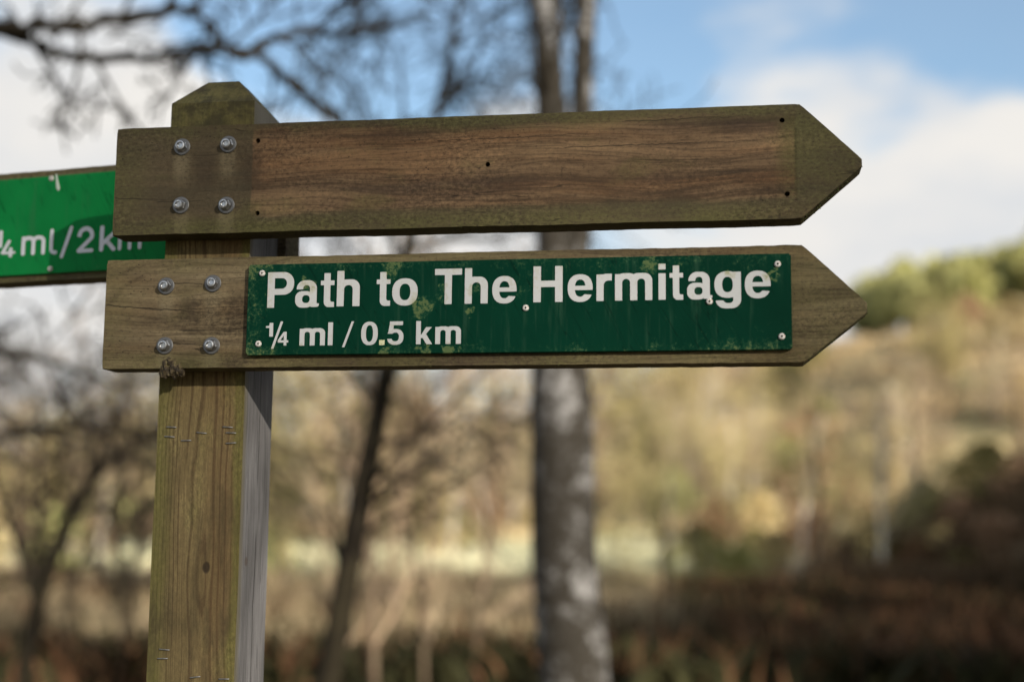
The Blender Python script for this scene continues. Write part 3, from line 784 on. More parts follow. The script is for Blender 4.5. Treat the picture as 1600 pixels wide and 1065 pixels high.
put_text([('P', 417.5, 458.6), ('a', 461, 497), ('t', 500.6, 521.8), ('h', 526, 561.7), ('t', 588, 609.5), ('o', 612.5, 652.4), ('T', 679, 721.3), ('h', 726, 762), ('e', 769, 807),
          ('H', 833.3, 879), ('e', 887, 926), ('r', 932, 956), ('m', 961, 1019.3), ('i', 1029, 1040.2), ('t', 1046.3, 1067.6), ('a', 1073.7, 1112), ('g', 1116.4, 1158), ('e', 1164, 1204.5)], line1, top1)
put_text([('m', 467.9, 507.5), ('l', 512.2, 519.6), ('0', 564, 590), ('5', 605, 630.6), ('k', 650, 675.2), ('m', 680, 720)], line2, top2)
put_text([('/', 534.5, 552.5)], line2, top2)
put_text([('1', 415.3, 426.5)], [(400, 526), (460, 525.5)], [(400, 504.6), (460, 504.1)])
put_text([('4', 434, 450.2)], [(400, 540), (460, 539.6)], [(400, 518.6), (460, 518.2)])
put_text([('/', 423.6, 441.5)], [(400, 541.5), (460, 541.0)], [(400, 503.6), (460, 503.1)])
md_, t_, b_ = new_mat('lichen_spot'); o__, _x, _y, _z = t_.coords()
t_.put(b_.inputs['Base Color'], t_.ramp(t_.noise(o__, 700, 3.0), [(0.35, (0.32, 0.33, 0.13)), (0.65, (0.62, 0.60, 0.42))]))
me = letter_mesh('.', 0, 0.0072, 0, 0.034); o = obj('letter', me, md_, plate, lp(592.5, 539) + Vector((0, -0.0003, 0))); o['label'] = 'decimal point covered with yellow lichen'
def screws(par, pts, th, conv):
    for (px, py) in pts:
        p = conv(px, py); s = obj('screw', SCREW, M_SCREW, par, p)
screws(plate, [(410, 427), (404, 537), (821.5, 481), (1108.5, 471), (1215, 412.5), (1221.5, 525.5)], TH, lambda a, c: lp(a, c))
for (px, py) in [(410, 427), (404, 537), (821.5, 481), (1108.5, 471), (1215, 412.5), (1221.5, 525.5)]:
    obj('screw_recess', RECESS, M_DARK, plate, lp(px, py) + Vector((0, -0.0001, 0)))

# ---- brighter green plate on the left board
TH3 = 0.005
def l3(px, py): return loc3(on_back(px, py, TH3))
pr_top = l3(178, 267).z; pr_bot = l3(165, 422).z
xr3 = loc3(on_back(300, 388, TH3)).x
LP3 = 0.70; HP3 = pr_top-pr_bot
plate3 = obj('sign_plate', plate_mesh(LP3, HP3, TH3), None, post_root, (B3 + DX*(xr3-LP3) + Vector((0, 0, pr_bot))) - ROOT)
plate3.rotation_euler = (0, 0, -A3); plate3['label'] = 'bright green plate with distance in miles and kilometres'
def q3(px, py): return l3(px, py) - Vector((xr3-LP3, 0, pr_bot))
mp3, ml3 = plate_mats(plate3, (0.004, 0.15, 0.034), (0.56, 0.56, 0.58), LP3, HP3, [], 0.75, 'distance_plate')
plate3.data.materials.append(mp3)
bl3 = [(0, 400.5), (70, 398), (145, 394.0), (221, 389.0)]; tl3 = [(0, 361), (85, 357.5), (145, 353.5), (221, 349)]
for ch, a, c in [('m_', 33, 70), ('l_', 77, 89), ('/_', 94, 112.5), ('2_', 120, 146), ('k_', 155, 181), ('m_', 184, 221)]:
    A_, C_ = q3(a, base_y(a, bl3)), q3(c, base_y(c, bl3)); mx = (a+c)/2
    cap = q3(mx, base_y(mx, tl3)).z - q3(mx, base_y(mx, bl3)).z
    obj('letter', letter_mesh(ch, 0, C_.x-A_.x, 0, cap), ml3, plate3, Vector((A_.x, -TH3-0.0003, (A_.z+C_.z)/2)))
for ch, a, c, b0, t0 in [('4_', 1, 24, 403, 376), ('1_', -9, 3.5, 388, 361), ('/_', -12, 14, 402, 362)]:
    if ch == '/_': continue
    A_, C_ = q3(a, b0), q3(c, b0-1); cap = q3(a, t0).z - q3(a, b0).z
    obj('letter', letter_mesh(ch, 0, C_.x-A_.x, 0, cap), ml3, plate3, Vector((A_.x, -TH3-0.0003, A_.z)))
for (px, py) in [(81, 279), (79, 420)]:
    p = q3(px, py); obj('screw', SCREW, M_SCREW, plate3, p); obj('screw_recess', RECESS, M_DARK, plate3, p + Vector((0, -0.0001, 0)))
# bird dropping below the upper screw
md2, t_, b_ = new_mat('pale_dropping'); t_.put(b_.inputs['Base Color'], (0.45, 0.50, 0.42))
bm = bmesh.new()
prof = [(88, 272, 1.0), (89, 280, 1.6), (90, 288, 2.6), (91, 294, 3.0), (91, 298, 0.8)]
vs = []
for (px, py, w) in prof: vs.append((bm.verts.new(q3(px-w, py)+Vector((0, -0.0002, 0))), bm.verts.new(q3(px, py)+Vector((0, -0.0012, 0))), bm.verts.new(q3(px+w, py)+Vector((0, -0.0002, 0)))))
for a, c in zip(vs, vs[1:]):
    bm.faces.new((a[0], a[1], c[1], c[0])); bm.faces.new((a[1], a[2], c[2], c[1]))
obj('dropping', bm_mesh(bm, 'dropping'), md2, plate3)

# ---- moss crumbs hanging along the lower edges of the boards
mm, t_, b_ = new_mat('moss'); o__, _x, _y, _z = t_.coords()
t_.put(b_.inputs['Base Color'], t_.ramp(t_.noise(o__, 200, 3.0), [(0.35, (0.02, 0.022, 0.008)), (0.65, (0.08, 0.085, 0.025))]))
def crumbs(board, segs, n, seed):
    rg = random.Random(seed); v = []; f = []
    for _ in range(n):
        (a, c) = rg.choices(segs, [s[2] for s in segs])[0][:2]
        k = rg.random(); px, pz = a[0]+(c[0]-a[0])*k, a[1]+(c[1]-a[1])*k
        s = rg.uniform(0.0005, 0.0016) * (1.6 if rg.random() < 0.1 else 1)
        o = Vector((px, rg.uniform(0.0005, 0.03), pz)); b0 = len(v)
        dirs = [Vector((rg.uniform(-1, 1), rg.uniform(-1, 1), rg.uniform(-1.3, 0.5)))*s for _ in range(5)]
        v += [tuple(o+d) for d in dirs] + [tuple(o+Vector((0, 0, s)))]
        for i in range(5): f.append((b0+i, b0+(i+1) % 5, b0+5))
        f.append((b0, b0+1, b0+2)); f.append((b0, b0+2, b0+4)); f.append((b0+2, b0+3, b0+4))
    tag(obj('moss_tuft', py_mesh('moss_tuft', v, f), mm, board), kind='stuff')
crumbs(board1, [((S1, 0), (L1, 0.066), 3), ((0.2, 0.0), (S1, 0), 1)], 260, 2)
crumbs(board2, [((S2, 0), (L2, 0.062), 2), ((0.2, 0.0), (S2, 0), 2)], 240, 3)

exec_trees = True
TALL_SEED = 3
# ------------------------------------------------------------------ trees
def tube(out, pts, rad, sides):
    v, f = out; n0 = len(v)
    d = (pts[-1]-pts[0]); d = d.normalized() if d.length > 1e-6 else Vector((0, 0, 1))
    a = d.orthogonal().normalized(); c = d.cross(a)
    for p, r in zip(pts, rad):
        for k in range(sides):
            q = 2*PI*k/sides; v.append(tuple(p + a*(r*math.cos(q)) + c*(r*math.sin(q))))
    for i in range(len(pts)-1):
        for k in range(sides):
            f.append((n0+i*sides+k, n0+i*sides+(k+1) % sides, n0+(i+1)*sides+(k+1) % sides, n0+(i+1)*sides+k))
def grow(rg, outs, p, d, length, r, level, cfg):
    nseg = 7 if level == 0 else 4
    pts = [p.copy()]; rad = [r]; q = p.copy(); dd = d.normalized()
    wob = cfg['wob'][min(level, len(cfg['wob'])-1)]; lift = cfg['lift'][min(level, len(cfg['lift'])-1)]
    for i in range(nseg):
        dd = (dd + Vector((rg.gauss(0, wob), rg.gauss(0, wob), rg.gauss(0, wob)+lift))).normalized()
        q = q + dd*(length/nseg); pts.append(q.copy()); rad.append(max(cfg['rmin'], r*(1-(i+1)/nseg*(0.62 if level == 0 else 0.75))))
    tube(outs[0 if level == 0 else 1], pts, rad, (8, 5, 3, 3)[min(level, 3)])
    if level >= cfg['levels']: return
    n = cfg['n'][level]
    for k in range(n):
        s = cfg['from'][level] + (1-cfg['from'][level])*(k+rg.random())/n
        i = min(nseg-1, int(s*nseg)); fr = s*nseg-i
        b = pts[i].lerp(pts[i+1], min(1, fr)); ax = (pts[i+1]-pts[i]).normalized()
        az = rg.uniform(0, 2*PI); o = ax.orthogonal().normalized(); o = Matrix.Rotation(az, 3, ax) @ o
        ang = math.radians(rg.uniform(*cfg['ang'])); nd = ax*math.cos(ang) + o*math.sin(ang)
        rr = rad[i]*rg.uniform(0.35, 0.6); ll = length*rg.uniform(*cfg['ratio'])*(1.15-0.55*s)
        grow(rg, outs, b, nd, ll, max(rr, cfg['rmin']), level+1, cfg)
def tree_mats(name, c0, c1, scale=3.0, rough=0.9):
    m, t, b = new_mat(name); o_, x, y, z = t.coords()
    oi = t.n('ShaderNodeObjectInfo')
    n = t.noise(o_, scale, 4.0, 0.65)
    c = t.ramp(n, [(0.35, c0), (0.65, c1)])
    br = t.add(0.75, t.mul(oi.outputs['Random'], 0.5))
    c = t.mix(1.0, c, t.vec(br, br, br), 'MULTIPLY')
    t.put(b.inputs['Base Color'], c); b.inputs['Roughness'].default_value = rough; b.inputs['Specular IOR Level'].default_value = 0.15
    return m
M_TWIGPALE = tree_mats('pale_twigs', (0.42, 0.33, 0.19), (0.66, 0.54, 0.33), 0.8)
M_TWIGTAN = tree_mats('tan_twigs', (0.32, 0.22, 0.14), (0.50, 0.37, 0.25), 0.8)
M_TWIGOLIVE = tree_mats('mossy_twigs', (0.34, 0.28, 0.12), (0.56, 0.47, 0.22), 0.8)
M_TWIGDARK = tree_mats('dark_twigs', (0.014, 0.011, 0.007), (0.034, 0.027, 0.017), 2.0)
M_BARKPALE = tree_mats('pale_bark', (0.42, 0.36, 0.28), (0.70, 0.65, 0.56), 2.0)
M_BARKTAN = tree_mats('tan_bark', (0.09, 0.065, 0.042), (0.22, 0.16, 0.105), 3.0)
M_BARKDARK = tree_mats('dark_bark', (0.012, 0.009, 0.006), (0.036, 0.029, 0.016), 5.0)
M_LEAFGREEN = tree_mats('needle_green', (0.30, 0.31, 0.11), (0.60, 0.56, 0.24), 0.5)
M_LEAFDARK = tree_mats('dark_needles', (0.015, 0.025, 0.010), (0.04, 0.055, 0.02), 1.0)

def leaf_cloud(rg, centres, n, size, spread):
    v = []; f = []
    for _ in range(n):
        c, R = rg.choice(centres)
        d = Vector((rg.gauss(0, 1), rg.gauss(0, 1), rg.gauss(0, 0.8))).normalized()*R*rg.uniform(0.3, 1.0)**0.5*spread
        p = c+d; a = Vector((rg.gauss(0, 1), rg.gauss(0, 1), rg.gauss(0, 1))).normalized(); b = a.orthogonal().normalized(); s = size*rg.uniform(0.6, 1.4)
        n0 = len(v); v += [tuple(p-a*s-b*s*0.5), tuple(p+a*s*0.2-b*s*0.6), tuple(p+a*s), tuple(p-a*s*0.2+b*s*0.7)]; f.append((n0, n0+1, n0+2, n0+3))
    return v, f
def make_tree(rg, cfg, h, r, lean=(0, 0)):
    outs = (([], []), ([], []))
    grow(rg, outs, Vector((0, 0, -0.15)), Vector((lean[0], lean[1], 1)), h, r, 0, cfg)
    return py_mesh('trunk', *outs[0], True), py_mesh('crown', *outs[1], True)
def make_leafy(rg, h, r, conical, n, size, base=0.2):
    outs = ([], []); tube(outs, [Vector((0, 0, -0.2)), Vector((0.1, 0, h*0.5)), Vector((0, 0.1, h*0.97))], [h*0.022, h*0.016, 0.03], 7)
    cs = []
    for k in range(26):
        s = base+(1-base)*(k+0.5)/26; R = r*((1-s)*1.15+0.08 if conical else math.sin(PI*min(1, (s-base)/(1-base)*0.9+0.1))**0.6)
        a = rg.uniform(0, 6.28); d = R*rg.uniform(0.3, 0.85)
        cs.append((Vector((d*math.cos(a), d*math.sin(a), h*s)), max(0.3, R*rg.uniform(0.4, 0.65))))
        tube(outs, [Vector((0, 0, h*s*0.96)), cs[-1][0]], [0.05, 0.02], 4)
    return py_mesh('trunk', *outs, True), py_mesh('crown', *leaf_cloud(rg, cs, n, size, 1.0))
def plant(name, meshes, mats, u, w, rz, sc, label, cat, group, sink=0.0):
    x, y = uw(u, w); e = empty(name, (x, y, height(u, w) - sink)); e.rotation_euler = (0, 0, rz); e.scale = (sc,)*3
    for nm, me, mt in zip(('trunk', 'crown'), meshes, mats):
        o = bpy.data.objects.new(nm, me); C.objects.link(o); o.parent = e
        if not me.materials: me.materials.append(None)
        o.material_slots[0].link = 'OBJECT'; o.material_slots[0].material = mt
    return tag(e, label, cat, group)

if exec_trees:
    rg = random.Random(11)
    CFG_B = dict(levels=3, n=[16, 7, 4], ratio=(0.34, 0.5), ang=(28, 60), lift=[0.05, 0.10, 0.02], wob=[0.07, 0.16, 0.22], rmin=0.013, **{'from': [0.22, 0.15, 0.15]})
    CFG_O = dict(levels=3, n=[11, 8, 5], ratio=(0.42, 0.62), ang=(35, 75), lift=[0.03, 0.03, 0.0], wob=[0.14, 0.22, 0.28], rmin=0.016, **{'from': [0.25, 0.15, 0.15]})
    bare = [make_tree(rg, CFG_B, 8.5, 0.14) for _ in range(3)] + [make_tree(rg, CFG_O, 6.5, 0.17) for _ in range(3)]
    pines = [make_leafy(rg, 8.0, 2.6, False, 1500, 0.30, 0.25) for _ in range(2)]
    shrub = [make_leafy(rg, 2.4, 1.5, False, 700, 0.16, 0.05) for _ in range(2)]
    kinds = [('birch_tree', (M_BARKPALE, M_TWIGPALE), 'bare pale birch standing on the sunlit hillside', (0, 1, 2)),
             ('bare_tree', (M_BARKTAN, M_TWIGTAN), 'bare tan twigged tree standing on the sunlit hillside', (3, 4, 5)),
             ('mossy_tree', (M_BARKTAN, M_TWIGOLIVE), 'bare olive mossy tree standing on the sunlit hillside', (3, 4, 5, 1))]
    # woodland on the hill
    k = 0
    for i in range(190):
        u = rg.uniform(84, 150); w = (rg.uniform(-0.42, 0.40))*u
        if w > 0.17*u and (u > 112 or rg.random() < 0.5): continue
        kd = kinds[rg.choices((0, 1, 2), (5, 3, 3))[0]]
        plant(kd[0], bare[rg.choice(kd[3])], kd[1], u, w, rg.uniform(0, 6.28), rg.uniform(0.65, 1.15), kd[2], 'tree', 'bare trees on the far hillside')
    rh = random.Random(77)
    bush = [make_leafy(rh, 3.2, 2.0, False, 800, 0.20, 0.05) for _ in range(3)]
    M_GOLD = tree_mats('golden_leaf', (0.50, 0.39, 0.18), (0.75, 0.62, 0.35), 0.7)
    M_OLIVE = tree_mats('olive_leaf', (0.20, 0.18, 0.06), (0.44, 0.40, 0.17), 0.7)
    M_RUST = tree_mats('russet_leaf', (0.24, 0.13, 0.07), (0.46, 0.29, 0.17), 0.7)
    M_EVER = tree_mats('evergreen_leaf', (0.018, 0.022, 0.009), (0.06, 0.06, 0.022), 0.7)
    for i in range(150):
        near_ = i < 34
        u = rh.uniform(52, 84) if near_ else rh.uniform(84, 140); w = rh.uniform(-0.42, 0.40)*u
        if near_ and -0.03*u < w < 0.12*u: continue
        if not near_ and w > 0.2*u and i % 2: continue
        nm, mt, lb = (('golden_bush', M_GOLD, 'golden leaved bush'), ('olive_bush', M_OLIVE, 'olive green bush'), ('russet_bush', M_RUST, 'russet brown bush'), ('evergreen_bush', M_EVER, 'dark evergreen bush'))[rh.choices((0, 1, 2, 3), (6, 3, 3, 2 if w < 0.2*u else 1))[0]]
        plant(nm, bush[i % 3], (M_BARKTAN, mt), u, w, rh.uniform(0, 6.28), rh.uniform(0.5, 1.25)*(0.65 if near_ else 1), lb + (' growing around the pale field' if near_ else ' growing on the sunlit hillside'), 'bush', 'bushes around the field' if near_ else 'bushes on the hillside')
    for (u, w, sc, k) in [(43, 12.2, .45, 2), (46, 14.6, .45, 2), (41, 13.9, .4, 2), (49, 16.4, .65, 1), (45, 16.2, .5, 2), (52, 15.0, .6, 1), (40, 12.6, .3, 1), (47, 12.6, .4, 1)]:
        nm, mt, lb = (None, ('olive_bush', M_OLIVE, 'olive green bush'), ('russet_bush', M_RUST, 'russet brown bush'), ('evergreen_bush', M_EVER, 'dark evergreen bush'))[k]
        plant(nm, bush[k-1], (M_BARKTAN, mt), u, w, rh.uniform(0, 6.28), sc, lb + ' growing on the shaded bank', 'bush', 'bushes on the shaded bank')
    # green trees on the crest
    for i in range(60):
        w = rg.uniform(34, 68); u = 128 + rg.uniform(-8, 16)
        plant('pine_tree', pines[i % 2], (M_BARKTAN, M_LEAFGREEN), u, w, rg.uniform(0, 6.28), rg.uniform(0.55, 0.95), 'yellow green pine on the crest of the hill', 'tree', 'pines on the hill crest')
    # mid-distance trees around the field
    for (u, w, kd, sc) in [(52, -17, 2, .8), (47, -13.5, 0, .75), (58, -9, 1, .9), (50, -5.0, 2, .8), (62, -2.6, 0, .8), (60, 9.5, 2, .62), (62, 12.5, 0, .8), (43, 11.2, 0, .72), (53, 15.5, 1, .8), (66, 19, 0, .9), (47, 18.5, 2, .7), (80, 7, 2, .8), (72, -20, 1, .9), (68, -14, 0, .9), (75, 2, 0, .8), (64, 24, 1, .9), (57, 12.2, 2, .8)]:
        kk = kinds[kd]; plant(kk[0], bare[rg.choice(kk[3])], kk[1], u, w, rg.uniform(0, 6.28), sc, kk[2].replace('on the sunlit hillside', 'at the edge of the pale field'), 'tree', 'bare trees around the field')
    # shrubs along the field and bank
    for (u, w, sc) in [(47, 6.2, .8), (46, 7.4, .6), (44, -7.5, .7), (48, -15, .9), (90, 10, 1.3), (92, -6, 1.2), (88, -25, 1.3), (94, 18, 1.2)]:
        plant('shrub', shrub[rg.randint(0, 1)], (M_BARKTAN, M_LEAFGREEN), u, w, rg.uniform(0, 6.28), sc, 'rounded olive green shrub beside the pale field', 'shrub', 'shrubs by the field')

    # ---- trees close behind the sign
    # twin-stemmed birch
    def path_tree(pts_rad, sides=10):
        out = ([], []); tube(out, [p for p, r in pts_rad], [r for p, r in pts_rad], sides); return out
    def at(px, py, d): return CAM + view_ray(px, py)*d      # a point d metres ahead
    def smooth_path(pr, n=6):
        res = []
        P = [pr[0]] + pr + [pr[-1]]
        for i in range(1, len(P)-2):
            for k in range(n):
                s = k/n; p0, p1, p2, p3 = P[i-1][0], P[i][0], P[i+1][0], P[i+2][0]
                q = 0.5*((2*p1) + (p2-p0)*s + (2*p0-5*p1+4*p2-p3)*s*s + (3*p1-p0-3*p2+p3)*s**3)
                res.append((q, P[i][1]*(1-s)+P[i+1][1]*s))
        res.append(pr[-1]); return res
    def side_twigs(rg, outs, path, n, length, cfg, r, s0=0.0, up=0.2):
        for k in range(n):
            i = int(len(path)*(s0+(1-s0)*(k+rg.random())/n)); i = min(len(path)-2, i)
            ax = (path[i+1][0]-path[i][0]).normalized(); o = Matrix.Rotation(rg.uniform(0, 6.28), 3, ax) @ ax.orthogonal().normalized()
            d = (ax*0.5 + o + Vector((0, 0, up))).normalized()
            grow(rg, outs, path[i][0], d, length*rg.uniform(0.5, 1.2), min(r, path[i][1]*0.6), 1, cfg)
    mbk, t_, b_ = new_mat('birch_bark'); o__, _x, _y, _z = t_.coords()
    n1 = t_.noise(t_.vscale(o__, (5, 5, 2.6)), 1.0, 4.0, 0.65); n2 = t_.noise(t_.vscale(o__, (10, 10, 60)), 1.0, 3.0)
    n1 = t_.add(t_.mul(n1, 0.62), t_.mul(t_.noise(t_.vscale(o__, (16, 16, 22)), 1.0, 4.0, 0.7), 0.38))
    c_ = t_.mix(t_.step(n1, 0.50, 0.60), (0.028, 0.023, 0.016), (0.24, 0.23, 0.22)); c_ = t_.mix(t_.mul(t_.step(n2, 0.55, 0.7), 0.6), c_, (0.06, 0.05, 0.04))
    t_.put(b_.inputs['Base Color'], c_); b_.inputs['Roughness'].default_value = 0.85
    CFG_T = dict(levels=3, n=[6, 6, 5], ratio=(0.45, 0.7), ang=(25, 65), lift=[0.0, 0.02, -0.01], wob=[0.1, 0.16, 0.2], rmin=0.004, **{'from': [0.1, 0.1, 0.1]})
    rg = random.Random(21)
    D = 7.6
    ux, uy = CAM.x, CAM.y
    def grounded(px, d):
        p = at(px, 1000, d); p.z = 0; return p
    def rel(pr, o): return [(p-o, r) for p, r in pr]
    base = grounded(905, D)
    e = tag(empty('birch_tree', base), 'twin stemmed birch with dark mottled bark close behind the sign', 'tree')
    stem = smooth_path(rel([(base+Vector((0, 0, -0.2)), 0.2), (at(897, 1065, D), 0.190), (at(881, 850, D), 0.176), (at(878, 620, D), 0.168), (at(866, 420, D), 0.098), (at(862, 200, D), 0.082), (at(854, 0, D), 0.076), (at(850, -500, D+0.2), 0.045), (at(870, -1000, D+0.3), 0.015)], base))
    stem2 = smooth_path(rel([(at(886, 640, D+0.02), 0.07), (at(898, 480, D+0.05), 0.080), (at(908, 200, D+0.1), 0.060), (at(917, 0, D+0.1), 0.056), (at(950, -500, D), 0.032), (at(960, -900, D), 0.01)], base))
    o0 = ([], []); tube(o0, [p for p, r in stem], [r for p, r in stem], 12); tube(o0, [p for p, r in stem2], [r for p, r in stem2], 10)
    o1 = ([], [])
    side_twigs(rg, (o1, o1), stem, 6, 1.5, CFG_T, 0.018, 0.5, 0.5); side_twigs(rg, (o1, o1), stem2, 6, 1.5, CFG_T, 0.016, 0.4, 0.5)
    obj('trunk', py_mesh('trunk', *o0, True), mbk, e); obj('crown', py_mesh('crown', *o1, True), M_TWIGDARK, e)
    # thin dark leaning tree
    D = 9.0; base = grounded(470, D)
    e = tag(empty('leaning_tree', base), 'thin dark mossy tree leaning right behind the signpost', 'tree')
    stem = smooth_path(rel([(base+Vector((0, 0, -0.2)), 0.105), (at(512, 1065, D), 0.088), (at(560, 800, D), 0.078), (at(600, 600, D), 0.062), (at(638, 390, D), 0.045), (at(680, 190, D+0.2), 0.028), (at(720, 0, D+0.3), 0.02), (at(770, -260, D+0.4), 0.008)], base))
    o0 = ([], []); tube(o0, [p for p, r in stem], [r for p, r in stem], 8); o1 = ([], [])
    side_twigs(rg, (o1, o1), stem, 32, 1.5, dict(CFG_T, rmin=0.0055), 0.020, 0.22, 0.12)
    obj('trunk', py_mesh('trunk', *o0, True), M_BARKDARK, e); obj('crown', py_mesh('crown', *o1, True), M_TWIGDARK, e)
    # bowed small tree on the left
    D = 10.5; base = grounded(30, D)
    e = tag(empty('bowed_tree', base), 'small dark tree bowing over to the right with spreading branches', 'tree')
    stem = smooth_path(rel([(base+Vector((0, 0, -0.2)), 0.075), (at(48, 990, D), 0.065), (at(80, 880, D), 0.055), (at(120, 790, D), 0.047), (at(170, 720, D), 0.038), (at(250, 680, D+0.2), 0.026), (at(400, 655, D+0.4), 0.012)], base))
    br = smooth_path(rel([(at(60, 950, D), 0.05), (at(20, 820, D+0.2), 0.045), (at(-20, 700, D+0.3), 0.04), (at(60, 668, D+0.1), 0.035), (at(150, 674, D-0.2), 0.028), (at(250, 668, D-0.3), 0.02), (at(420, 600, D-0.4), 0.008)], base))
    o0 = ([], []); tube(o0, [p for p, r in stem], [r for p, r in stem], 8); o1 = ([], []); tube(o1, [p for p, r in br], [r for p, r in br], 7)
    side_twigs(rg, (o1, o1), stem, 10, 1.5, CFG_T, 0.014, 0.35, 0.35); side_twigs(rg, (o1, o1), br, 14, 1.5, CFG_T, 0.014, 0.3, 0.35)
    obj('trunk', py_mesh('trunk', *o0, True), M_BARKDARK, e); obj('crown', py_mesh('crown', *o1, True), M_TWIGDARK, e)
    # large tree off to the left whose boughs hang over the sign
    D = 6.5; base = grounded(-750, D)
    e = tag(empty('overhanging_tree', base), 'large bare tree whose dark boughs reach across the sky above the signpost', 'tree')
    stem = smooth_path(rel([(base+Vector((0, 0, -0.2)), 0.24), (at(-760, 700, D), 0.2), (at(-740, 250, D), 0.18), (at(-700, -200, D), 0.14), (at(-660, -800, D), 0.06)], base))
    A = smooth_path(rel([(at(-735, 250, D), 0.09), (at(-420, 120, D), 0.055), (at(-200, 60, D), 0.036), (at(0, 42, D), 0.026), (at(95, 46, D-0.1), 0.023), (at(190, 32, D-0.1), 0.021), (at(285, 15, D-0.2), 0.019), (at(325, 36, D-0.2), 0.02), (at(348, 72, D-0.2), 0.019), (at(395, 80, D-0.1), 0.018), (at(445, 54, D), 0.016), (at(560, 50, D+0.1), 0.013), (at(680, 25, D+0.2), 0.006)], base))
    Bp = smooth_path(rel([(at(-420, 120, D), 0.045), (at(-180, 70, D+0.2), 0.03), (at(0, 54, D+0.1), 0.022), (at(60, 72, D), 0.02), (at(130, 96, D), 0.018), (at(210, 92, D-0.1), 0.017), (at(262, 80, D-0.2), 0.016), (at(345, 76, D-0.2), 0.014)], base))
    Cp = smooth_path(rel([(at(395, 80, D-0.1), 0.016), (at(440, 118, D), 0.018), (at(480, 148, D), 0.017), (at(525, 180, D+0.1), 0.015), (at(600, 250, D+0.2), 0.008)], base))
    Dp = smooth_path(rel([(at(-760, 600, D), 0.06), (at(-400, 520, D), 0.04), (at(-150, 540, D+.3), 0.02), (at(60, 560, D+.4), 0.012), (at(200, 610, D+.5), 0.006)], base))
    o0 = ([], []); tube(o0, [p for p, r in stem], [r for p, r in stem], 10); o1 = ([], [])
    def knotty(pth, amp):
        return [(p + Vector((mnoise.noise(p*3.1+Vector((i, 0, 0))), mnoise.noise(p*3.1+Vector((0, 9, i))), mnoise.noise(p*3.1+Vector((5, i, 2)))))*amp, r*(1+0.45*mnoise.noise(Vector((i*0.9, r*50, 1))))) for i, (p, r) in enumerate(pth)]
    A, Bp, Cp = knotty(A, 0.05), knotty(Bp, 0.05), knotty(Cp, 0.04)
    for pth in (A, Bp, Cp, Dp): tube(o1, [p for p, r in pth], [r*1.4 for p, r in pth], 7)
    CFG_S = dict(CFG_T); CFG_S['n'] = [5, 4, 3]; CFG_S['rmin'] = 0.0055
    side_twigs(rg, (o1, o1), A, 14, 0.65, CFG_S, 0.014, 0.3, 0.35); side_twigs(rg, (o1, o1), Bp, 6, 0.42, CFG_S, 0.012, 0.3, 0.3); side_twigs(rg, (o1, o1), Cp, 7, 0.6, CFG_S, 0.010, 0.1, 0)
    side_twigs(rg, (o1, o1), Dp, 6, 0.8, CFG_S, 0.01, 0.3, 0.1); side_twigs(rg, (o1, o1), stem, 10, 2.2, CFG_T, 0.05, 0.5, 0.3)
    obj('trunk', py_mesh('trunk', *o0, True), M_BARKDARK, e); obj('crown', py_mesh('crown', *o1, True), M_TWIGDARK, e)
    rk = random.Random(91)
    wide = [make_tree(rk, dict(CFG_O, rmin=0.010), 5.5, 0.11) for _ in range(3)]
    for (u, w, sc, k) in [(13.5, -5.3, 0.62, 0), (16.5, -4.3, 0.60, 1), (21, -6.9, 0.8, 2), (19, -0.85, 0.5, 1)]:
        plant('thicket_tree', wide[k], (M_BARKDARK, M_TWIGDARK), u, w, rk.uniform(0, 6.28), sc, 'dark spreading bare tree in the thicket behind the signpost', 'tree', 'dark trees in the thicket')
    for (u, w, sc, k) in [(24, -1.9, 0.95, 1), (29, -4.4, 1.0, 2), (30, 0.2, 1.05, 1), (33, 3.6, 1.0, 2), (37, 7.6, 1.0, 0), (33, -8.0, 1.1, 0)]:
        plant('mossy_tree', wide[k], (M_BARKTAN, M_TWIGOLIVE), u, w, rk.uniform(0, 6.28), sc, 'mossy golden limbed bare tree between the undergrowth and the field', 'tree', 'mossy trees before the field')
    # saplings between sign and field
    rg = random.Random(31)
    CFG_P = dict(levels=2, n=[14, 5], ratio=(0.25, 0.42), ang=(25, 60), lift=[0.03, 0.05], wob=[0.06, 0.15], rmin=0.006, **{'from': [0.2, 0.1]})
    sap = [make_tree(rg, CFG_P, 4.2, 0.034) for _ in range(4)]
    spots_ = [(12, -1.42), (12.6, -0.72), (11.6, -1.05), (13, -3.55), (14.2, -4.3), (13.5, -0.35), (17, -1.9), (15.5, -1.1), (20, -1.6), (24, -2.6), (18, -6.2), (22, -7.4), (26, -5.2), (30, -8.5), (33, -3.2), (28, -0.6), (36, 2.6), (31, 3.8), (40, -7), (38, -11), (33, -12.5), (41, 4.4)]
    for i, (u, w) in enumerate(spots_):
        pale = i % 3 == 0 and i > 5
        plant('sapling', sap[i % 4], (M_BARKPALE if pale else M_BARKTAN, M_TWIGPALE if pale else M_TWIGTAN), u, w, rg.uniform(0, 6.28), rg.uniform(0.75, 1.15), ('slim pale barked sapling rising from the undergrowth' if pale else 'slim brown barked sapling rising from the undergrowth'), 'sapling', 'saplings in the undergrowth')
    # unseen tall conifers out to the right, added to shade the undergrowth
    con = make_leafy(rg, 15.0, 3.6, True, 5200, 0.34, 0.08)
    for (u, w, sc) in [(-2, 15.5, 1.05), (4, 18, 1.1), (9, 20, 1.1), (15, 22.5, 1.1), (21, 26, 1.1), (12, 30, 1.2), (18, 31, 1.25), (26, 25.5, 1.2), (30, 28, 1.2)]:
        plant('conifer', con, (M_BARKDARK, M_LEAFDARK), u, w, rg.uniform(0, 6.28), sc, 'tall dark conifer added out of view to shade the undergrowth', 'tree', 'conifers added out of view for shade')

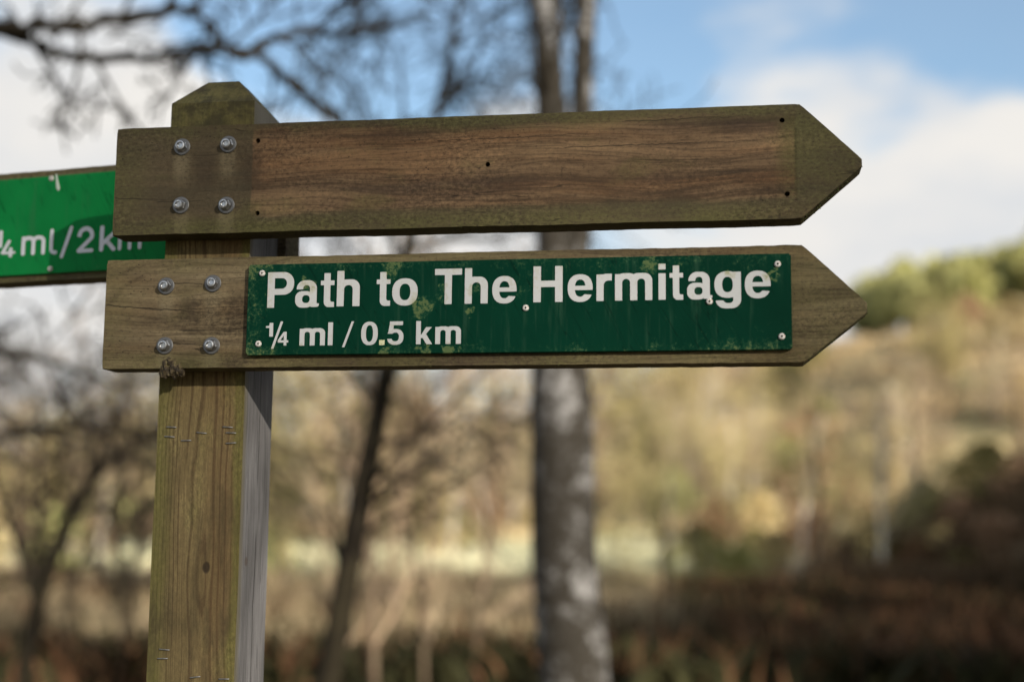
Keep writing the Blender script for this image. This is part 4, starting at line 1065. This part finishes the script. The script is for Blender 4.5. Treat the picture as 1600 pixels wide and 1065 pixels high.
    # unseen bare trees added behind the camera to thin the sunlight on the sign
    CFG_F = dict(levels=3, n=[14, 8, 5], ratio=(0.32, 0.5), ang=(30, 65), lift=[0.03, 0.05, 0.0], wob=[0.06, 0.16, 0.22], rmin=0.011, **{'from': [0.25, 0.12, 0.1]})
    tall = make_tree(random.Random(TALL_SEED), CFG_F, 13.0, 0.22)
    for (dist, off, sc) in [(40, -0.8, 1.55), (47, 1.0, 1.75), (54, -0.2, 1.95)]:
        p = Vector((0.55, 0, 0)) + Vector((SUN.x, SUN.y, 0)).normalized()*dist + Vector((0.73, 0.68, 0))*off; u_, w_ = to_uw(p.x, p.y)
        plant('bare_tree', tall, (M_BARKDARK, M_TWIGDARK), u_, w_, dist, sc, 'tall bare dark tree added out of view to thin the sun on the signpost', 'tree', 'bare trees added out of view to thin the sun')

    # ---- undergrowth nobody could count
    def blades(seed, n, hmin, hmax, wd, region, clump, bend):
        r_ = np.random.default_rng(seed); v = []; f = []
        (u0, u1, a0, a1) = region; rr = 0.35 if u0 < 40 else 1.2
        for _ in range(n//clump):
            u = u0+(u1-u0)*r_.random(); w = (a0+(a1-a0)*r_.random())*u
            if mnoise.noise(Vector((u*0.22, w*0.22, seed))) < -0.12: continue
            x, y = uw(u, w); z = height(u, w)
            for _k in range(clump):
                px, py = x+r_.normal(0, rr), y+r_.normal(0, rr); h = hmin+(hmax-hmin)*r_.random(); a = r_.random()*6.28; bx, by = r_.normal(0, bend)*h, r_.normal(0, bend)*h
                cx, cy = math.cos(a)*wd, math.sin(a)*wd; n0 = len(v)
                v += [(px-cx, py-cy, z-0.05), (px+cx, py+cy, z-0.05), (px+bx*0.4+cx, py+by*0.4+cy, z+h*0.6), (px+bx*0.4-cx, py+by*0.4-cy, z+h*0.6), (px+bx, py+by, z+h)]
                f += [(n0, n0+1, n0+2, n0+3), (n0+3, n0+2, n0+4)]
        return v, f
    M_BRACK = tree_mats('dead_bracken', (0.055, 0.026, 0.013), (0.22, 0.115, 0.058), 1.2)
    M_BRACKD = tree_mats('dark_bracken', (0.05, 0.033, 0.017), (0.17, 0.11, 0.06), 0.6)
    M_STRAW = tree_mats('dead_grass', (0.30, 0.22, 0.12), (0.58, 0.46, 0.28), 1.0)
    M_BRAMB = tree_mats('bramble_leaf', (0.014, 0.014, 0.006), (0.042, 0.040, 0.016), 1.5)
    tag(obj('bracken', py_mesh('bracken', *blades(1, 26000, 0.25, 0.85, 0.02, (13, 39, -0.42, 0.42), 22, 0.45)), M_BRACK), 'rusty brown dead bracken covering the ground', 'bracken', kind='stuff')
    tag(obj('bramble', py_mesh('bramble', *blades(2, 22000, 0.2, 0.75, 0.05, (13, 38, -0.42, 0.42), 30, 0.7)), M_BRAMB), 'dark green bramble thicket covering the ground', 'bramble', kind='stuff')
    tag(obj('dead_grass', py_mesh('dead_grass', *blades(3, 24000, 0.25, 1.0, 0.012, (15, 41, -0.42, 0.10), 26, 0.3)), M_STRAW), 'pale dead grass standing in the undergrowth', 'grass', kind='stuff')
    tag(obj('bracken', py_mesh('bracken', *blades(8, 26000, 0.3, 1.1, 0.03, (34, 58, 0.22, 0.44), 22, 0.45)), M_BRACKD), 'rusty brown dead bracken on the shaded bank', 'bracken', kind='stuff')
    M_FIELD = tree_mats('field_grass', (0.48, 0.45, 0.28), (0.70, 0.66, 0.46), 0.3)
    M_HILLG = tree_mats('hill_grass', (0.26, 0.17, 0.09), (0.62, 0.48, 0.27), 0.12)
    tag(obj('field_grass', py_mesh('field_grass', *blades(5, 26000, 0.10, 0.30, 0.05, (41, 84, -0.42, 0.10), 30, 0.3)), M_FIELD), 'short pale yellow green grass of the sunlit field', 'grass', kind='stuff')
    tag(obj('hill_grass', py_mesh('hill_grass', *blades(6, 30000, 0.2, 0.8, 0.10, (84, 140, -0.42, 0.42), 30, 0.3)), M_HILLG), 'tan dead grass and heather on the hillside', 'grass', kind='stuff')
